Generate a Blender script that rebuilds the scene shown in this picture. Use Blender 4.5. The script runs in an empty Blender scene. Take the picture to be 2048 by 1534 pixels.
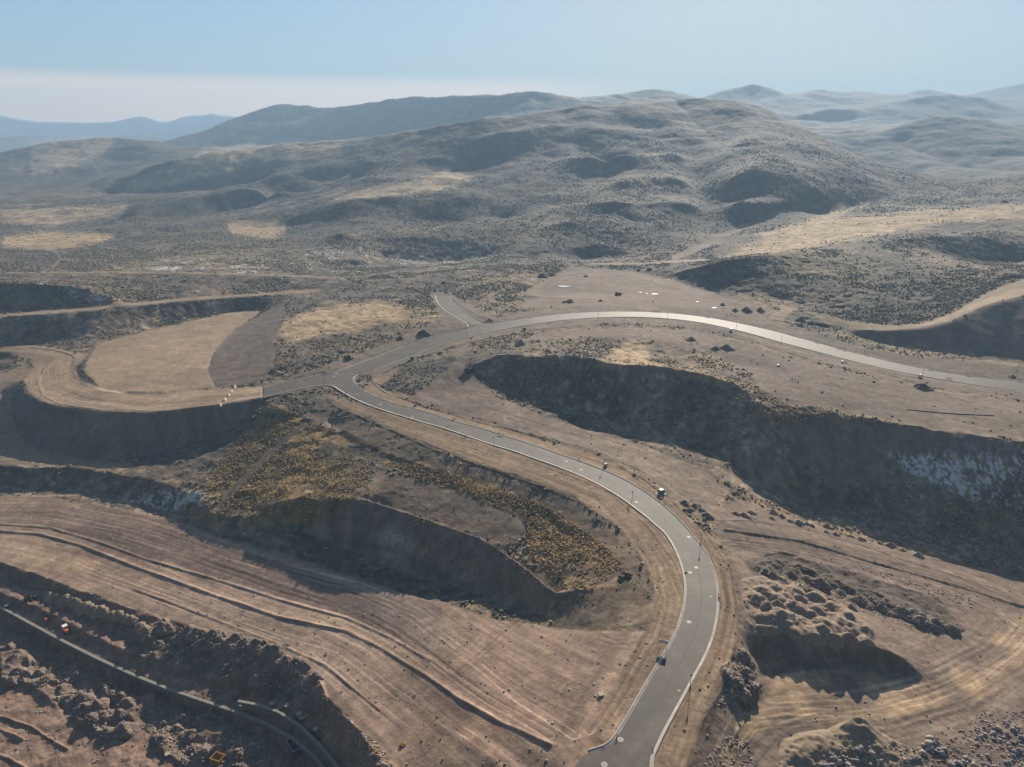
import bpy, math, random
import numpy as np
from mathutils import Vector
R0 = random.Random(7); RN = np.random.default_rng(11)
# ------------------------------------------------------------------ survey
# The site is laid out in metres.  Points were surveyed from the drone position
# (0,0,120), heading +Y, pitched 19.6 deg down, focal 1419 px of a 2048 px frame.
F, CX, CY, HC, P = 1419., 1024., 767., 120., math.radians(19.6)
cP, sP = math.cos(P), math.sin(P)
SUN_AZ, SUN_EL = math.radians(17.0), math.radians(21.5)
def ray(px, py):
    u = (np.asarray(px, float)-CX)/F; v = -(np.asarray(py, float)-CY)/F
    return np.stack([u, cP+v*sP, -sP+v*cP], -1)
def un(px, py, z=0.):
    d = ray(px, py); t = (np.asarray(z, float)-HC)/d[..., 2]
    return d*t[..., None]+np.array([0, 0, HC])
def und(px, py, D):
    d = ray(px, py); t = np.asarray(D, float)/d[..., 1]
    return d*t[..., None]+np.array([0, 0, HC])
def proj(x, y, z):
    dz = z-HC; f = np.maximum(y*cP-dz*sP, 1.); up = y*sP+dz*cP
    return CX+F*x/f, CY-F*up/f
def dense(a, step):
    a = np.array(a, float); d = np.r_[0, np.cumsum(np.hypot(*np.diff(a[:, :2], axis=0).T))]
    s = np.linspace(0, d[-1], max(2, int(d[-1]/step)+1))
    return np.stack([np.interp(s, d, a[:, k]) for k in range(a.shape[1])], -1)
def zl(pts, z):
    z = np.full(len(pts), float(z)) if np.isscalar(z) else np.array(z, float)
    return [(p[0], p[1], q) for p, q in zip(pts, z)]
# ---- roads: edges (x, y) seen in the survey frame
NEAR = [(1232,1478.5),(1261,1429.6),(1300,1361),(1320,1328),(1339.5,1294.6),(1357,1261),(1365,1234),(1370,1216),(1373.6,1188.6),(1373,1167),(1370,1147.6),(1361.5,1118),(1348,1089),(1332,1065),(1316,1052),(1298.6,1036),(1275,1018),(1247.8,997.5),(1216.5,978),(1177,957),(1138,940.7),(1099,926),(1060,912.8),(1032,902),(985,888.7),(934,871),(891,856),(856,846.6),(817,834.9),(777.8,823),(748.5,813.4),(719,801.6),(691.7,787),(679,779),(667.5,771),(654,769.5),(634,771)]
FAR = [(1299.4,1560),(1299.4,1515.7),(1308,1498),(1322,1467),(1343.4,1427.6),(1365,1388.5),(1388.4,1345.5),(1408,1310),(1423.6,1271),(1431.4,1234),(1434,1202),(1432.9,1177),(1428,1149.5),(1416,1118),(1404,1098),(1386,1074),(1365,1049.3),(1339.7,1023.9),(1314,1002),(1285,981.8),(1255.6,964),(1228,950.5),(1197,937.8),(1157.8,923),(1124.5,911.4),(1089,898.7),(1060,889),(1032,879.9),(993,868),(953.8,855.4),(914.7,845.6),(883,834.9),(848,823),(797,810.4),(768,801.6),(744.5,792.8),(725,782),(709,771),(704,762),(705,756),(708.6,752.9),(716.4,748),(739,743)]
WN = [(526.7,794),(565.8,785),(605,776),(634,771)]
WF = [(527.7,775.4),(556,767.6),(595,759.8),(634,752),(673,743),(700,734)]
N2 = [(739,743),(778,729),(817,714.6),(846.7,703),(876,691),(905.4,682.4),(934.7,674.5),(973.9,664.8),(1013,657),(1060,648.5),(1099,643),(1138,638.7),(1177,635.8),(1216.5,634),(1255.6,633.4),(1294.7,634),(1333.8,636.8),(1373,640.5),(1412,646.5),(1447.5,654),(1479,661),(1511,669.5),(1542.6,678.5),(1564.8,685),(1606,695.5),(1653.5,708),(1693,718.4),(1742.5,731),(1793.6,742),(1844.7,751.5),(1895.7,760.8),(1946.8,769),(1997.8,775.5),(2048,780.4),(2140,790)]
F2 = [(700,734),(729,723),(758.7,712.7),(788,701),(817,689.5),(846.7,679.4),(876,670.6),(901.5,663.8),(930,657),(960,650.5),(997,644),(1032.5,639),(1062,635.4),(1099,630.5),(1138,626.6),(1177,624.3),(1216.5,623),(1255.6,623),(1294.7,623.7),(1333.8,625.8),(1373,629.3),(1412,634.4),(1440,639),(1490,649),(1542.6,661),(1566,667),(1598,676),(1637.6,686.5),(1669,695.5),(1700,703.8),(1734,712.5),(1776.6,722.5),(1819,731.9),(1861.7,740.4),(1912.7,749),(1963.8,755.7),(2006,760),(2048,763.4),(2140,770)]
SL = [(937.7,650),(932.8,646),(905.4,631.5),(882,613.9),(873,600),(872,591.4)]
SR = [(983.6,645.5),(966,645),(954,641),(940.6,632.5),(923,621.7),(907,610),(900.5,600),(899.5,591.4)]
ZCX = [500,739,820,897,980,1060,1227,1395,1477,1558,1640,1720,2200]; ZCV = [0,0,1.5,4,6.5,8,8.5,8,6.5,4.5,2.5,1,0]
def zc(px): return np.interp(px, ZCX, ZCV)
def zstub(py): return 6.0+np.interp(py, [591, 650], [0.6, -0.4])
# ---- terrain constraint lines: (x, y, elevation)
C = []
def L(pts, z): C.append(('z', zl(pts, z)))
def LD(pts, raw=False): C.append(('d', [(p[0], p[1], p[2] if raw or p[2] < 700 else 700+(p[2]-700)*float(np.interp(p[0], [560, 1000], [1, .71]))) for p in pts]))
L(NEAR, 0); L(FAR[:-4], 0); L(WN, 0); L(WF, [0]*6)
L(N2, [zc(p[0]) for p in N2]); L(F2, [zc(p[0]) for p in F2])
L(SL, [zstub(p[1]) for p in SL]); L(SR, [zstub(p[1]) for p in SR])
L([(640,790),(700,822),(760,845),(850,885),(960,925),(1060,957),(1150,990),(1230,1040),(1280,1100),(1300,1150),(1310,1200),(1290,1260),(1240,1350),(1200,1440),(1185,1480)], -.5)
L([(760,775),(850,815),(960,840),(1060,870),(1200,910),(1300,965),(1400,1050),(1450,1110),(1475,1200),(1478,1280),(1450,1350),(1400,1440),(1370,1534),(1360,1570)], -.4)
# plateau south of the local road
L([(620,830),(700,870),(800,915),(950,965),(1080,1010),(1150,1060)], -3.3)
L([(660,850),(720,897),(850,953),(1000,1004),(1100,1034),(1160,1085)], -4.5)
CRESTP = [(735,930),(740,1000),(800,1018),(880,1045),(960,1073),(1010,1103),(1060,1140),(1112,1185)]
L(CRESTP, -5)
L([(p[0]-3, p[1]+9) for p in CRESTP[1:]], -8.6)
L([(1112,1185),(1160,1180),(1230,1170)], [-5,-3,-1])
L([(600,1055),(690,1105),(800,1140),(880,1160),(960,1190),(1030,1215),(1095,1225)], [-18.5,-18,-17,-16,-14,-12,-9.5])
L([(545,808),(560,822)], -1)
L([(530,815),(440,890),(330,962)], [-2,-13,-16])
L([(400,1000),(430,1030),(500,1035)], [-15.5,-16.5,-15]); L([(560,1000),(650,1000),(740,1000)], [-10.5,-8,-5])
H0 = [(-60,993),(0,993),(100,993),(200,1008),(330,1035),(430,1070),(560,1105),(690,1148),(800,1185),(900,1210),(1000,1240),(1090,1255),(1180,1262)]
L(H0, [-21,-21,-21,-21,-20.5,-20,-19,-17.5,-16,-14,-11.5,-9,-5])
H1 = [(-60,1044),(0,1048),(100,1055),(200,1085),(290,1118),(420,1155),(560,1200),(690,1235),(780,1275),(860,1320)]
L(H1, [-22.5,-22.5,-22.5,-22.5,-22.3,-22,-21,-19.5,-17,-12.5])
H2 = [(-60,1060),(0,1062),(80,1068),(160,1090),(260,1130),(400,1180),(560,1235),(690,1262),(760,1295),(850,1350),(920,1400),(1000,1445),(1100,1490)]
L(H2, [-22.5,-22.5,-22.5,-22.5,-22.5,-22.2,-20.5,-19,-17,-12.5,-8.5,-5.5,-2.5])
H3 = [(-60,1110),(0,1122),(60,1145),(150,1180),(290,1222),(430,1275),(560,1320),(625,1360),(660,1400),(700,1440),(740,1490),(780,1545)]
L(H3, [-23,-23,-23,-23,-23,-22.5,-21.3,-20,-18.2,-15.8,-13.2,-11])
L([(780,1400),(900,1460),(980,1512),(1010,1550)], [-14.5,-8.6,-4.9,-4]); L([(1179,1505),(1140,1545)], -.6)
L([(-60,1150),(0,1165),(100,1200),(200,1255),(280,1292),(400,1335),(520,1380),(585,1400)], -26.3)
L([(-60,1165),(0,1192),(70,1215),(150,1255),(240,1300),(330,1330),(420,1350),(520,1388)], -25.9)
L([(-60,1180),(0,1204),(70,1231),(150,1273),(230,1311),(320,1348),(420,1377),(500,1395)], -27.5)
L([(600,1420),(640,1443),(680,1478),(705,1515),(720,1550)], [-24,-23.5,-22.5,-21.5,-21])
WALL = [(-60,1180),(0,1212),(60,1245),(130,1283),(200,1318),(270,1350),(340,1378),(420,1405),(480,1425),(540,1450),(590,1478),(630,1512),(668,1560)]
WALL2 = [(478,1402),(520,1410),(560,1424),(600,1450),(640,1488),(675,1530),(690,1555)]
WZ = np.array([-27.6]*7+[-27.4,-27,-26.8,-26.6,-26.6,-26.6]); L(WALL, WZ)
_w = un([p[0] for p in WALL], [p[1] for p in WALL], WZ)
_t = np.gradient(_w[:, :2], axis=0); _t /= np.hypot(*_t.T)[:, None]
WFR = np.c_[_w[:, 0]+_t[:, 1]*1.9, _w[:, 1]-_t[:, 0]*1.9, WZ-3.1]
C.append(('w', WFR))
L([(560,1414),(610,1440),(645,1475),(690,1535)], -24.4); L([(535,1432),(580,1455),(625,1490),(655,1535)], -26.3)
L([(-60,1270),(0,1300),(100,1400),(250,1480),(400,1545)], -30.6); L([(-60,1545),(0,1560)], -31); L([(520,1480),(560,1550)], -30.2)
# ravine and fill slope on the west
L([(45,760),(52,785),(75,801),(120,813),(200,822),(300,826),(430,812),(525,798)], [-4.5,-4.5,-4.5,-4,-3.5,-3,-1.2,-.3])
L([(140,735),(150,757),(190,778),(260,789),(350,791),(450,779),(520,774)], [-4,-4,-4,-3.5,-2.5,-1,-.3])
L([(75,745),(92,722),(70,708),(0,704),(-60,706)], [-4.5,-4,-3.3,-2.5,-2]); L([(145,712),(120,698),(70,692),(0,691),(-60,692)], [-3.5,-3,-2.2,-2,-2])
L([(-60,745),(0,748),(30,735)], [-9,-7,-5]); L([(-60,720),(0,718),(50,722)], [-7,-6,-4.5])
L([(5,790),(20,840),(45,888)], [-9,-13,-17]); L([(-60,900),(0,905)], -17)
L([(28,815),(50,875),(100,903),(170,913),(230,913),(310,902),(400,880),(470,845),(528,811)], [-9,-16,-18,-18.3,-18.3,-17.5,-15.5,-9,-2])
L([(-60,930),(0,930),(60,938),(150,932),(260,952),(330,967),(400,1000)], -15.6)
L([(-60,975),(0,978),(100,976),(200,985),(300,1005),(380,1035)], -20.8)
# graded pad
L([(165,742),(176,765),(210,779),(280,784),(360,784),(440,773)], -2.2); L([(175,712),(165,742)], -2.2)
L([(195,690),(280,665),(400,638),(470,622),(525,622)], -2); L([(525,622),(470,660),(440,690),(420,720),(415,740),(432,772)], -1.8)
L([(580,600),(562,640),(550,680),(557,710),(540,745),(522,765)], [5,6,5.5,4.5,2,.3])
L([(-60,637),(0,634),(100,628),(200,620),(350,603),(500,592),(600,585),(640,582)], [10.5,10.5,10.5,10.3,9,5.5,4.5,4.5])
L([(-60,630),(0,628),(200,613),(350,597),(500,587),(620,578)], [10.5,10.5,10.3,9,5.5,4.6])
L([(-60,700-12),(0,686),(70,684),(120,681),(185,688)], -2)
L([(-60,560),(0,562),(60,566),(130,570),(190,586),(245,609)], [26,25,24.5,22,17,11]); L([(-60,545),(0,545),(200,546),(350,545),(600,552),(690,556)], [20,19,16,14,8,6])
L([(600,700),(700,700)], [4.5,3]); L([(600,640),(700,640),(800,640)], [6.5,7,7]); L([(640,600),(800,600),(850,600)], [6,7.5,7])
L([(680,562),(760,552),(900,545),(1060,530),(1150,524),(1290,524)], [7,7,8,10,10,9])
L([(725,554),(760,544),(810,549)], [7,11,7])
# inside the collector curve
L([(1000,690),(1100,680),(1250,670),(1400,690),(1500,715),(1650,770),(1800,800),(2048,840),(2140,850)], [8,10,10,9,7.5,4.5,3,3,3])
L([(925,738),(1000,708),(1075,712),(1130,705),(1200,724),(1260,729),(1330,735),(1400,745),(1470,765),(1530,826),(1580,832),(1660,825),(1720,838),(1800,850),(1900,865),(2048,885),(2140,895)], [4,10,11,13,15,15,15,14,12,6,5,4.5,4,4,4,4,4])
L([(1150,684),(1250,702),(1350,704),(1430,722),(1520,738)], [9,9,8.5,7.5,6.5])
L([(930,757),(1000,775),(1060,800),(1160,820),(1250,845),(1330,870),(1400,895),(1450,920),(1500,960),(1570,985),(1660,1000),(1760,1030),(1880,1060),(2048,1100),(2140,1120)], [2,0,-3,-4,-4,-4,-5,-7,-11,-16,-19.5,-21,-22,-23,-24])
L([(1530,832),(1500,872),(1472,910),(1448,935)], [5,.5,-4.5,-7]); L([(1180,735),(1195,765),(1185,800)], [11,6,0]); L([(1680,832),(1700,880),(1690,925)], [3,-4,-10])
L([(1000,805),(1160,850),(1250,878),(1330,902),(1400,935),(1450,965),(1490,995),(1560,1025),(1650,1050),(1760,1080),(1880,1110),(2048,1150),(2140,1170)], [-1,-3,-3,-3.5,-4.5,-6,-8.5,-13,-18,-20.5,-22,-23,-24])
# pit on the east
L([(1420,1030),(1450,1048),(1560,1062),(1700,1100),(1850,1140),(2000,1185),(2048,1198),(2140,1225)], [-1.5,-3,-9,-14.5,-18,-20,-20.5,-21])
L([(1450,1095),(1560,1102),(1680,1130),(1800,1165),(1950,1220),(2010,1250),(2140,1290)], [-3,-8,-13,-16,-18,-18.5,-19])
L([(1500,1178),(1560,1165),(1640,1195),(1700,1225),(1735,1262)], [-2,-4.5,-5,-5.5,-6])
L([(1580,1140),(1700,1172),(1850,1222),(1920,1262)], [-9,-12.5,-15.5,-16.5]); L([(1600,1172),(1700,1205),(1800,1240),(1880,1262)], [-9,-11,-13,-15])
L([(1505,1265),(1560,1255),(1610,1278),(1690,1275),(1740,1292),(1800,1312),(1845,1350)], [-2.5,-3,-3.5,-4,-5.5,-8,-11])
L([(1510,1318),(1600,1335),(1690,1318),(1780,1338),(1840,1362)], [-7.2,-7.2,-8.5,-11,-11.5])
L([(1525,1345),(1600,1365),(1690,1350),(1790,1360)], [-7.5,-7.5,-9,-11.5])
L([(1500,1300),(1535,1400),(1480,1420)], [-5,-7.5,-5]); L([(1470,1480),(1480,1545)], [-5,-5.5]); L([(1560,1500),(1700,1460),(1850,1480)], [-7.5,-9,-11])
L([(1950,1330),(2048,1300),(2140,1330)], [-15.5,-17,-18]); L([(1750,1400),(2048,1400),(2140,1430)], [-10.5,-14,-15]); L([(1600,1545),(2048,1545),(2140,1560)], [-8,-13,-14])
# slopes north-east
L([(1640,652),(1700,668),(1800,690),(1900,706),(2048,722),(2140,730)], [4,2,1,1,1,1])
DRN = [(1690,657),(1760,663),(1840,657),(1900,643),(1945,623),(1990,604),(2048,590),(2140,575)]
L(DRN, [5,6,9,13,17,22,25,28])
DRF = [(1560,608),(1640,628),(1700,641),(1780,651),(1850,646),(1910,622),(1960,592),(2010,568),(2048,559),(2140,550)]
L(DRF, [7,6.5,6,6.5,9,13.5,18.5,23.5,26,29])
L([(1340,548),(1440,520),(1560,500),(1640,495),(1760,505),(1850,520),(1950,530),(2048,545),(2140,550)], [10,26,30,29,25,24,26,30,33])
L([(1340,560),(1400,592),(1480,612),(1560,600),(1700,632)], [8,8,8,7.5,7])
L([(1060,560),(1100,545),(1200,540),(1330,552),(1440,595),(1480,612)], 8); L([(1060,590),(1200,600),(1330,600),(1420,618)], 8)
L([(1020,605),(1150,585),(1230,588)], [6.5,6.5,7]); L([(1180,527),(1290,524),(1420,517)], [5,5,5])
# creek, foothills and hills: (x, y, ground distance)
C += [('z', zl(a, b)) for a, b in [
 ([(-60,520),(0,520),(200,520),(400,520),(600,530)], [14,14,10,8,2]),
 ([(-60,440),(0,440),(120,440),(240,442)], [0,0,0,0]), ([(0,480),(200,475),(400,470),(600,465)], [6,4,2,0]),
 ([(250,440),(350,432),(480,420),(590,405)], [0,0,0,4]), ([(480,455),(600,447)], [1,4]),
 ([(620,535),(760,533),(900,530),(1000,520)], [-4,-8,-7,-2]), ([(640,478),(680,462),(720,475)], [4,14,6]), ([(600,500),(640,510),(720,520)],[2,0,-2]), 
]]
LD([(1340,515,685),(1400,490,745),(1500,445,850),(1560,420,885),(1620,410,920),(1690,401,955)], True)
LD([(250,432,1000),(300,402,1095),(380,385,1160),(480,364,1215),(560,370,1210),(600,385,1180)])
LD([(200,362,1400),(330,318,1500),(480,288,1590),(600,275,1610),(700,272,1590),(880,240,1500),(1000,228,1490),(1150,206,1545),(1280,197,1570),(1370,187,1590),(1450,193,1590),(1530,205,1520),(1600,240,1385),(1700,305,1190),(1785,365,1065)], True)
for y_, x0_, x1_, D_ in [(490,1110,1240,765),(440,1125,1330,835),(400,1175,1390,905),(350,1240,1365,1020),(300,1150,1355,1170),(250,1000,1375,1370),(440,640,1010,930),(350,730,980,1150),(310,730,960,1300),(517,1060,1240,728)]: LD([(x_, y_+4*math.sin(x_*.05), D_*(1+.012*math.sin(x_*.031+y_))) for x_ in np.linspace(x0_, x1_, 9)], True)
LD([(1040,500,742),(1060,450,852),(1090,415,935),(1140,385,1008),(1200,350,1110),(1225,318,1215)], True); LD([(1385,470,800),(1420,420,912),(1402,370,1015),(1382,330,1125),(1392,288,1255)], True); LD([(1290,430,870),(1305,395,935),(1300,360,1020)], True)
LD([(1480,394,885),(1560,398,905),(1630,398,930)], True); LD([(1470,345,975),(1500,330,1000),(1545,300,1085),(1600,345,990),(1640,372,955)], True); LD([(1455,300,1130),(1500,265,1230)], True); LD([(560,335,1320),(600,325,1400)], True)
for a_, b_ in [([(690,393,1005),(760,389,1010),(835,393,1005)], [(690,404,988),(760,409,982),(835,404,988)]), ([(850,394,1000),(905,390,1005),(970,395,1000)], [(850,406,980),(905,414,972),(970,407,980)]), ([(600,330,1375),(640,320,1385),(700,318,1385)], [(605,351,1330),(640,354,1325),(700,352,1325)]), ([(870,326,1280),(930,318,1292),(980,322,1288)], [(870,345,1238),(940,343,1236)]), ([(760,478,815),(840,470,822),(900,475,818),(980,482,805)], [(770,520,762),(840,525,758),(900,524,758),(980,514,765)])]: LD(a_, True); LD(b_, True)

LD([(200,378,1425),(220,375,1430),(260,357,1445),(330,347,1450),(400,345,1455),(450,337,1460),(485,345,1450)]); LD([(215,387,1408),(330,385,1393),(450,372,1393),(510,362,1400)])
for cr, to in [([(215,297,2010),(260,288,2040),(292,283,2080)], [(215,314,1950),(255,320,1940),(290,310,1980)]), ([(1860,478,645),(1920,472,650),(2048,478,645)], [(1880,508,612),(1950,526,608),(2048,528,606)]), ([(620,225,3250),(640,220,3260)], [(615,284,2950),(630,284,2950)])]: LD(cr); LD(to)
LD([(-60,320,1900),(0,301,1980),(60,275,2080),(110,271,2100),(150,268,2120),(230,262,2180),(280,273,2180),(330,290,2120)])
LD([(-60,380,1500),(0,368,1600),(150,352,1750),(205,345,1800),(230,335,1850)]); LD([(150,268,2120),(185,310,1920),(205,345,1740)])
LD([(310,300,2750),(400,258,3000),(480,222,3200),(540,205,3300),(590,199,3350),(660,209,3350)])
LD([(400,310,2450),(600,292,2500),(700,290,2500)]); LD([(390,292,2800),(450,288,2820),(560,284,2870)]); LD([(410,275,2900),(480,252,3000),(560,238,3080),(600,250,3020)])
LD([(660,209,3340),(760,195,3380),(870,183,3400),(1000,180,3430),(1070,172,3450),(1130,184,3430),(1190,195,3400),(1250,179,3600),(1300,165,3700),(1360,174,3700),(1420,196,3600)])
LD([(625,285,2950),(700,272,3000),(800,260,3000),(900,245,3020),(1000,230,3080),(1100,214,3150),(1200,207,3250),(1300,197,3350)])
LD([(1390,197,5000),(1430,182,5050),(1480,169,5100),(1510,163,5100),(1540,172,5100),(1580,188,5100),(1610,178,5300),(1640,170,5300),(1680,178,5300),(1720,186,5250)]); LD([(1690,182,5900),(1720,176,5900),(1760,184,5900),(1795,190,5800),(1830,177,5800),(1855,172,5800),(1890,180,5800),(1920,188,5700)]); LD([(1940,185,6200),(1990,173,6300),(2048,160,6300),(2140,150,6300)])
LD([(1450,215,4300),(1580,222,4350),(1640,215,4500),(1720,210,4700)]); LD([(1500,240,3900),(1700,240,3900)])
LD([(1600,222,3900),(1660,215,4000),(1740,210,4100),(1800,203,4200),(1840,190,4250),(1900,183,4300),(1960,186,4300),(2048,224,4250),(2140,250,4200)])
LD([(1600,250,3300),(1720,246,3500),(1800,240,3700),(1900,225,3800),(2000,238,3800)])
LD([(1690,330,2150),(1730,290,2350),(1790,250,2500),(1840,226,2560),(1890,220,2560),(1980,232,2560),(2060,242,2560),(2140,260,2560)])
LD([(1725,360,1950),(1800,352,1960),(1900,330,2000),(2048,310,2050)]); LD([(1740,385,1600),(1850,372,1650),(2048,335,1750)]); LD([(1640,262,2900),(1700,275,2800)])
LD([(1620,432,980),(1700,410,1040),(1750,400,1080),(1900,366,1200),(2048,335,1300),(2140,320,1300)])
LD([(1560,475,730),(1700,448,790),(1900,420,830),(2048,408,850),(2140,400,860)]); LD([(1700,480,640),(1850,470,650),(2048,465,660)]); LD([(1800,505,585),(1900,522,560),(2048,530,570)])
C.append(('z', [(-60,301.5,-60)]))
# ------------------------------------------------------------------ solve the ground
TH = math.radians(58); NT = 581; U0, U1 = math.log(40), math.log(16000); DU = 2*TH/(NT-1); NU = int((U1-U0)/DU)+1
def cell(x, y): return (np.log(np.hypot(x, y))-U0)/DU, (np.arctan2(x, y)+TH)/DU
S = np.zeros((NU, NT)); W = np.zeros((NU, NT))
def pin(w):
    i, j = cell(w[:, 0], w[:, 1]); i = np.rint(i).astype(int); j = np.rint(j).astype(int)
    k = (i >= 0)&(i < NU)&(j >= 0)&(j < NT); np.add.at(S, (i[k], j[k]), w[k, 2]); np.add.at(W, (i[k], j[k]), 1)
for kind, pts in C:
    if kind == 'w': pin(dense(pts, .3)); continue
    a = dense(pts, 1.0) if len(pts) > 1 else np.array(pts, float)
    pin((un if kind == 'z' else und)(a[:, 0], a[:, 1], a[:, 2]))
_a = np.linspace(-TH, TH, 900)
for r, z in ((6200, 100), (7200, -60), (15500, -60)):
    pin(np.c_[r*np.sin(_a), r*np.cos(_a), np.full(900, z)])
_a = np.linspace(-TH, math.radians(-37.5), 200)
for r, z in ((3300, -50), (5000, -70), (6200, -70)): pin(np.c_[r*np.sin(_a), r*np.cos(_a), np.full(200, z)])
_a = np.linspace(math.radians(-37), math.radians(-21), 200); pin(np.c_[4300*np.sin(_a), 4300*np.cos(_a), np.full(200, -60)])
pin(np.c_[45*np.sin(np.linspace(-TH, TH, 300)), 45*np.cos(np.linspace(-TH, TH, 300)), np.linspace(-34, -8, 300)])
def down(a):
    n, m = a.shape; n2, m2 = (n+1)//2, (m+1)//2; b = np.zeros((n2*2, m2*2)); b[:n, :m] = a
    return b.reshape(n2, 2, m2, 2).sum((1, 3))
lv = [(S, W)]
while min(lv[-1][0].shape) > 12: lv.append((down(lv[-1][0]), down(lv[-1][1])))
h = None
for s, w in lv[::-1]:
    n, m = s.shape; pm = w > 0; pv = np.where(pm, s/np.maximum(w, 1e-9), 0)
    h = np.full((n, m), -5.) if h is None else np.repeat(np.repeat(h, 2, 0), 2, 1)[:n, :m].copy()
    h[pm] = pv[pm]; ii, jj = np.indices((n, m))
    reds = [((ii+jj) % 2 == c)&~pm for c in (0, 1)]
    for it in range(70):
        for rm in reds:
            q = np.pad(h, 1, mode='edge'); av = (q[:-2, 1:-1]+q[2:, 1:-1]+q[1:-1, :-2]+q[1:-1, 2:])/4
            h = np.where(rm, h+1.55*(av-h), h)
rr = np.exp(U0+DU*np.arange(NU))
for it in range(60):   # hills are rounded, graded ground keeps its breaks of slope
    k = np.where(it < np.interp(rr, [300, 480, 650, 1000, 2500, 3500], [1, 2, 3, 6, 12, 4]), .8, 0.)[:, None]
    q = np.pad(h, 1, mode='edge'); h = h+k*((q[:-2, 1:-1]+q[2:, 1:-1]+q[1:-1, :-2]+q[1:-1, 2:])/4-h)
HS = h
def bil(A, i, j):
    i = np.clip(i, 0, A.shape[0]-1.001); j = np.clip(j, 0, A.shape[1]-1.001); a = i.astype(int); b = j.astype(int); u = i-a; v = j-b
    return (A[a, b]*(1-u)+A[a+1, b]*u)*(1-v)+(A[a, b+1]*(1-u)+A[a+1, b+1]*u)*v
# ------------------------------------------------------------------ noise
NTAB = [RN.random((256, 256)).astype(np.float32) for _ in range(6)]
def vn(x, y, k=0):
    T = NTAB[k % 6]; fx = np.floor(x); fy = np.floor(y); ix = fx.astype(np.int64); iy = fy.astype(np.int64)
    u = (x-fx).astype(np.float32); v = (y-fy).astype(np.float32); u = u*u*(3-2*u); v = v*v*(3-2*v)
    a = ix & 255; b = iy & 255; c = (ix+1) & 255; d = (iy+1) & 255
    return (T[b, a]*(1-u)+T[b, c]*u)*(1-v)+(T[d, a]*(1-u)+T[d, c]*u)*v-.5
def fbm(x, y, wl, o=4, k=0, g=.5):
    s = 0; a = 1.; t = 0
    for n in range(o):
        c, sn = math.cos(1.1*n+k), math.sin(1.1*n+k)
        s = s+a*vn((x*c-y*sn)/wl+17.3*n+k*5.1, (x*sn+y*c)/wl-9.7*n, n+k); t += a; a *= g; wl *= .5
    return s/t*2
# ------------------------------------------------------------------ zones (polygon masks on the survey frame)
MW, MH, MX, MY = 1144, 860, 120, 60           # half-resolution mask with a margin
def raster(polys):
    M = np.zeros((MH, MW), np.float32); yy = np.arange(MH)+.5; xx = np.arange(MW)+.5
    for p in polys:
        p = (np.array(p, float)/2)+np.array([MX/2, MY/2]); x0, y0 = p.T; x1, y1 = np.roll(p, -1, 0).T
        b0, b1 = max(0, int(y0.min())-1), min(MH, int(y0.max())+2)
        for r in range(b0, b1):
            y = yy[r]; k = (y0 <= y) != (y1 <= y)
            if not k.any(): continue
            xs = np.sort(x0[k]+(y-y0[k])*(x1[k]-x0[k])/(y1[k]-y0[k]))
            M[r] = np.maximum(M[r], (np.searchsorted(xs, xx) % 2))
    return M
def soft(M, n):
    for _ in range(n):
        q = np.pad(M, 1, mode='edge'); M = (q[:-2, 1:-1]+q[2:, 1:-1]+q[1:-1, :-2]+q[1:-1, 2:]+q[1:-1, 1:-1]*2)/6
    return M
def band(pts, w):      # a strip of given width along a line, in survey pixels
    a = np.array(pts, float); t = np.gradient(a, axis=0); t /= np.hypot(*t.T)[:, None]+1e-9
    w = np.full(len(a), float(w)) if np.isscalar(w) else np.array(w, float)
    n = np.c_[-t[:, 1], t[:, 0]]*w[:, None]/2
    return [tuple(p) for p in np.r_[a+n, (a-n)[::-1]]]
PAD = [(165,742),(195,690),(280,665),(400,638),(470,622),(525,622),(470,660),(440,690),(420,720),(415,740),(430,775),(300,786),(200,777)]
LOOP = [(-100,690),(0,691),(70,690),(125,697),(175,712),(150,740),(160,760),(200,776),(290,787),(450,777),(526,772),(526,797),(430,812),(300,826),(200,822),(120,813),(75,801),(52,785),(50,750),(70,735),(60,716),(0,706),(-100,708)]
WEST = [(-100,745),(0,745),(40,735),(70,735),(50,755),(25,790),(25,840),(50,885),(100,912),(230,925),(300,935),(200,935),(60,925),(0,912),(-100,905)]
HAUL = H0+[(1290,1262),(1240,1350),(1190,1470),(1170,1510),(1120,1600),(850,1600)]+H3[::-1]
HAUL2 = [(1420,1020),(1480,1000),(1560,1025),(1700,1075),(1880,1120),(2048,1160),(2200,1200),(2200,1600),(1340,1600),(1372,1530),(1400,1440),(1452,1350),(1480,1280),(1477,1200),(1452,1110)]
FLOORL = [(-100,1100)]+H3[1:]+[(780,1600),(-100,1600)]
SHL = NEAR[:-6]+[(640,788),(700,824),(760,848),(850,888),(960,930),(1060,962),(1150,995),(1225,1045),(1275,1105),(1300,1150),(1312,1205),(1292,1260),(1240,1350),(1195,1450),(1175,1500)]
SHR = FAR[1:-6]+[(750,752),(800,735),(760,775),(850,815),(960,842),(1060,872),(1200,912),(1300,968),(1400,1052),(1452,1112),(1477,1200),(1480,1280),(1452,1350),(1402,1440),(1372,1534),(1360,1600),(1300,1600)]
SHC = N2+[(2140,812),(2048,803),(1850,772),(1750,752),(1650,727),(1500,682),(1400,657),(1250,646),(1100,656),(1000,671),(900,694),(800,727),(745,762)]
SHF = F2+[(2140,745),(2048,735),(1850,715),(1700,690),(1600,655),(1540,640),(1440,615),(1300,600),(1150,608),(1030,625),(990,635),(900,585),(860,585),(885,640),(760,690),(640,735),(527,768)]
INT = [(1000,690),(1100,665),(1250,652),(1400,662),(1500,690),(1650,733),(1850,780),(2140,815),(2140,890),(2048,880),(1800,845),(1660,815),(1540,810),(1500,745),(1400,700),(1300,682),(1150,672)]
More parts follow.
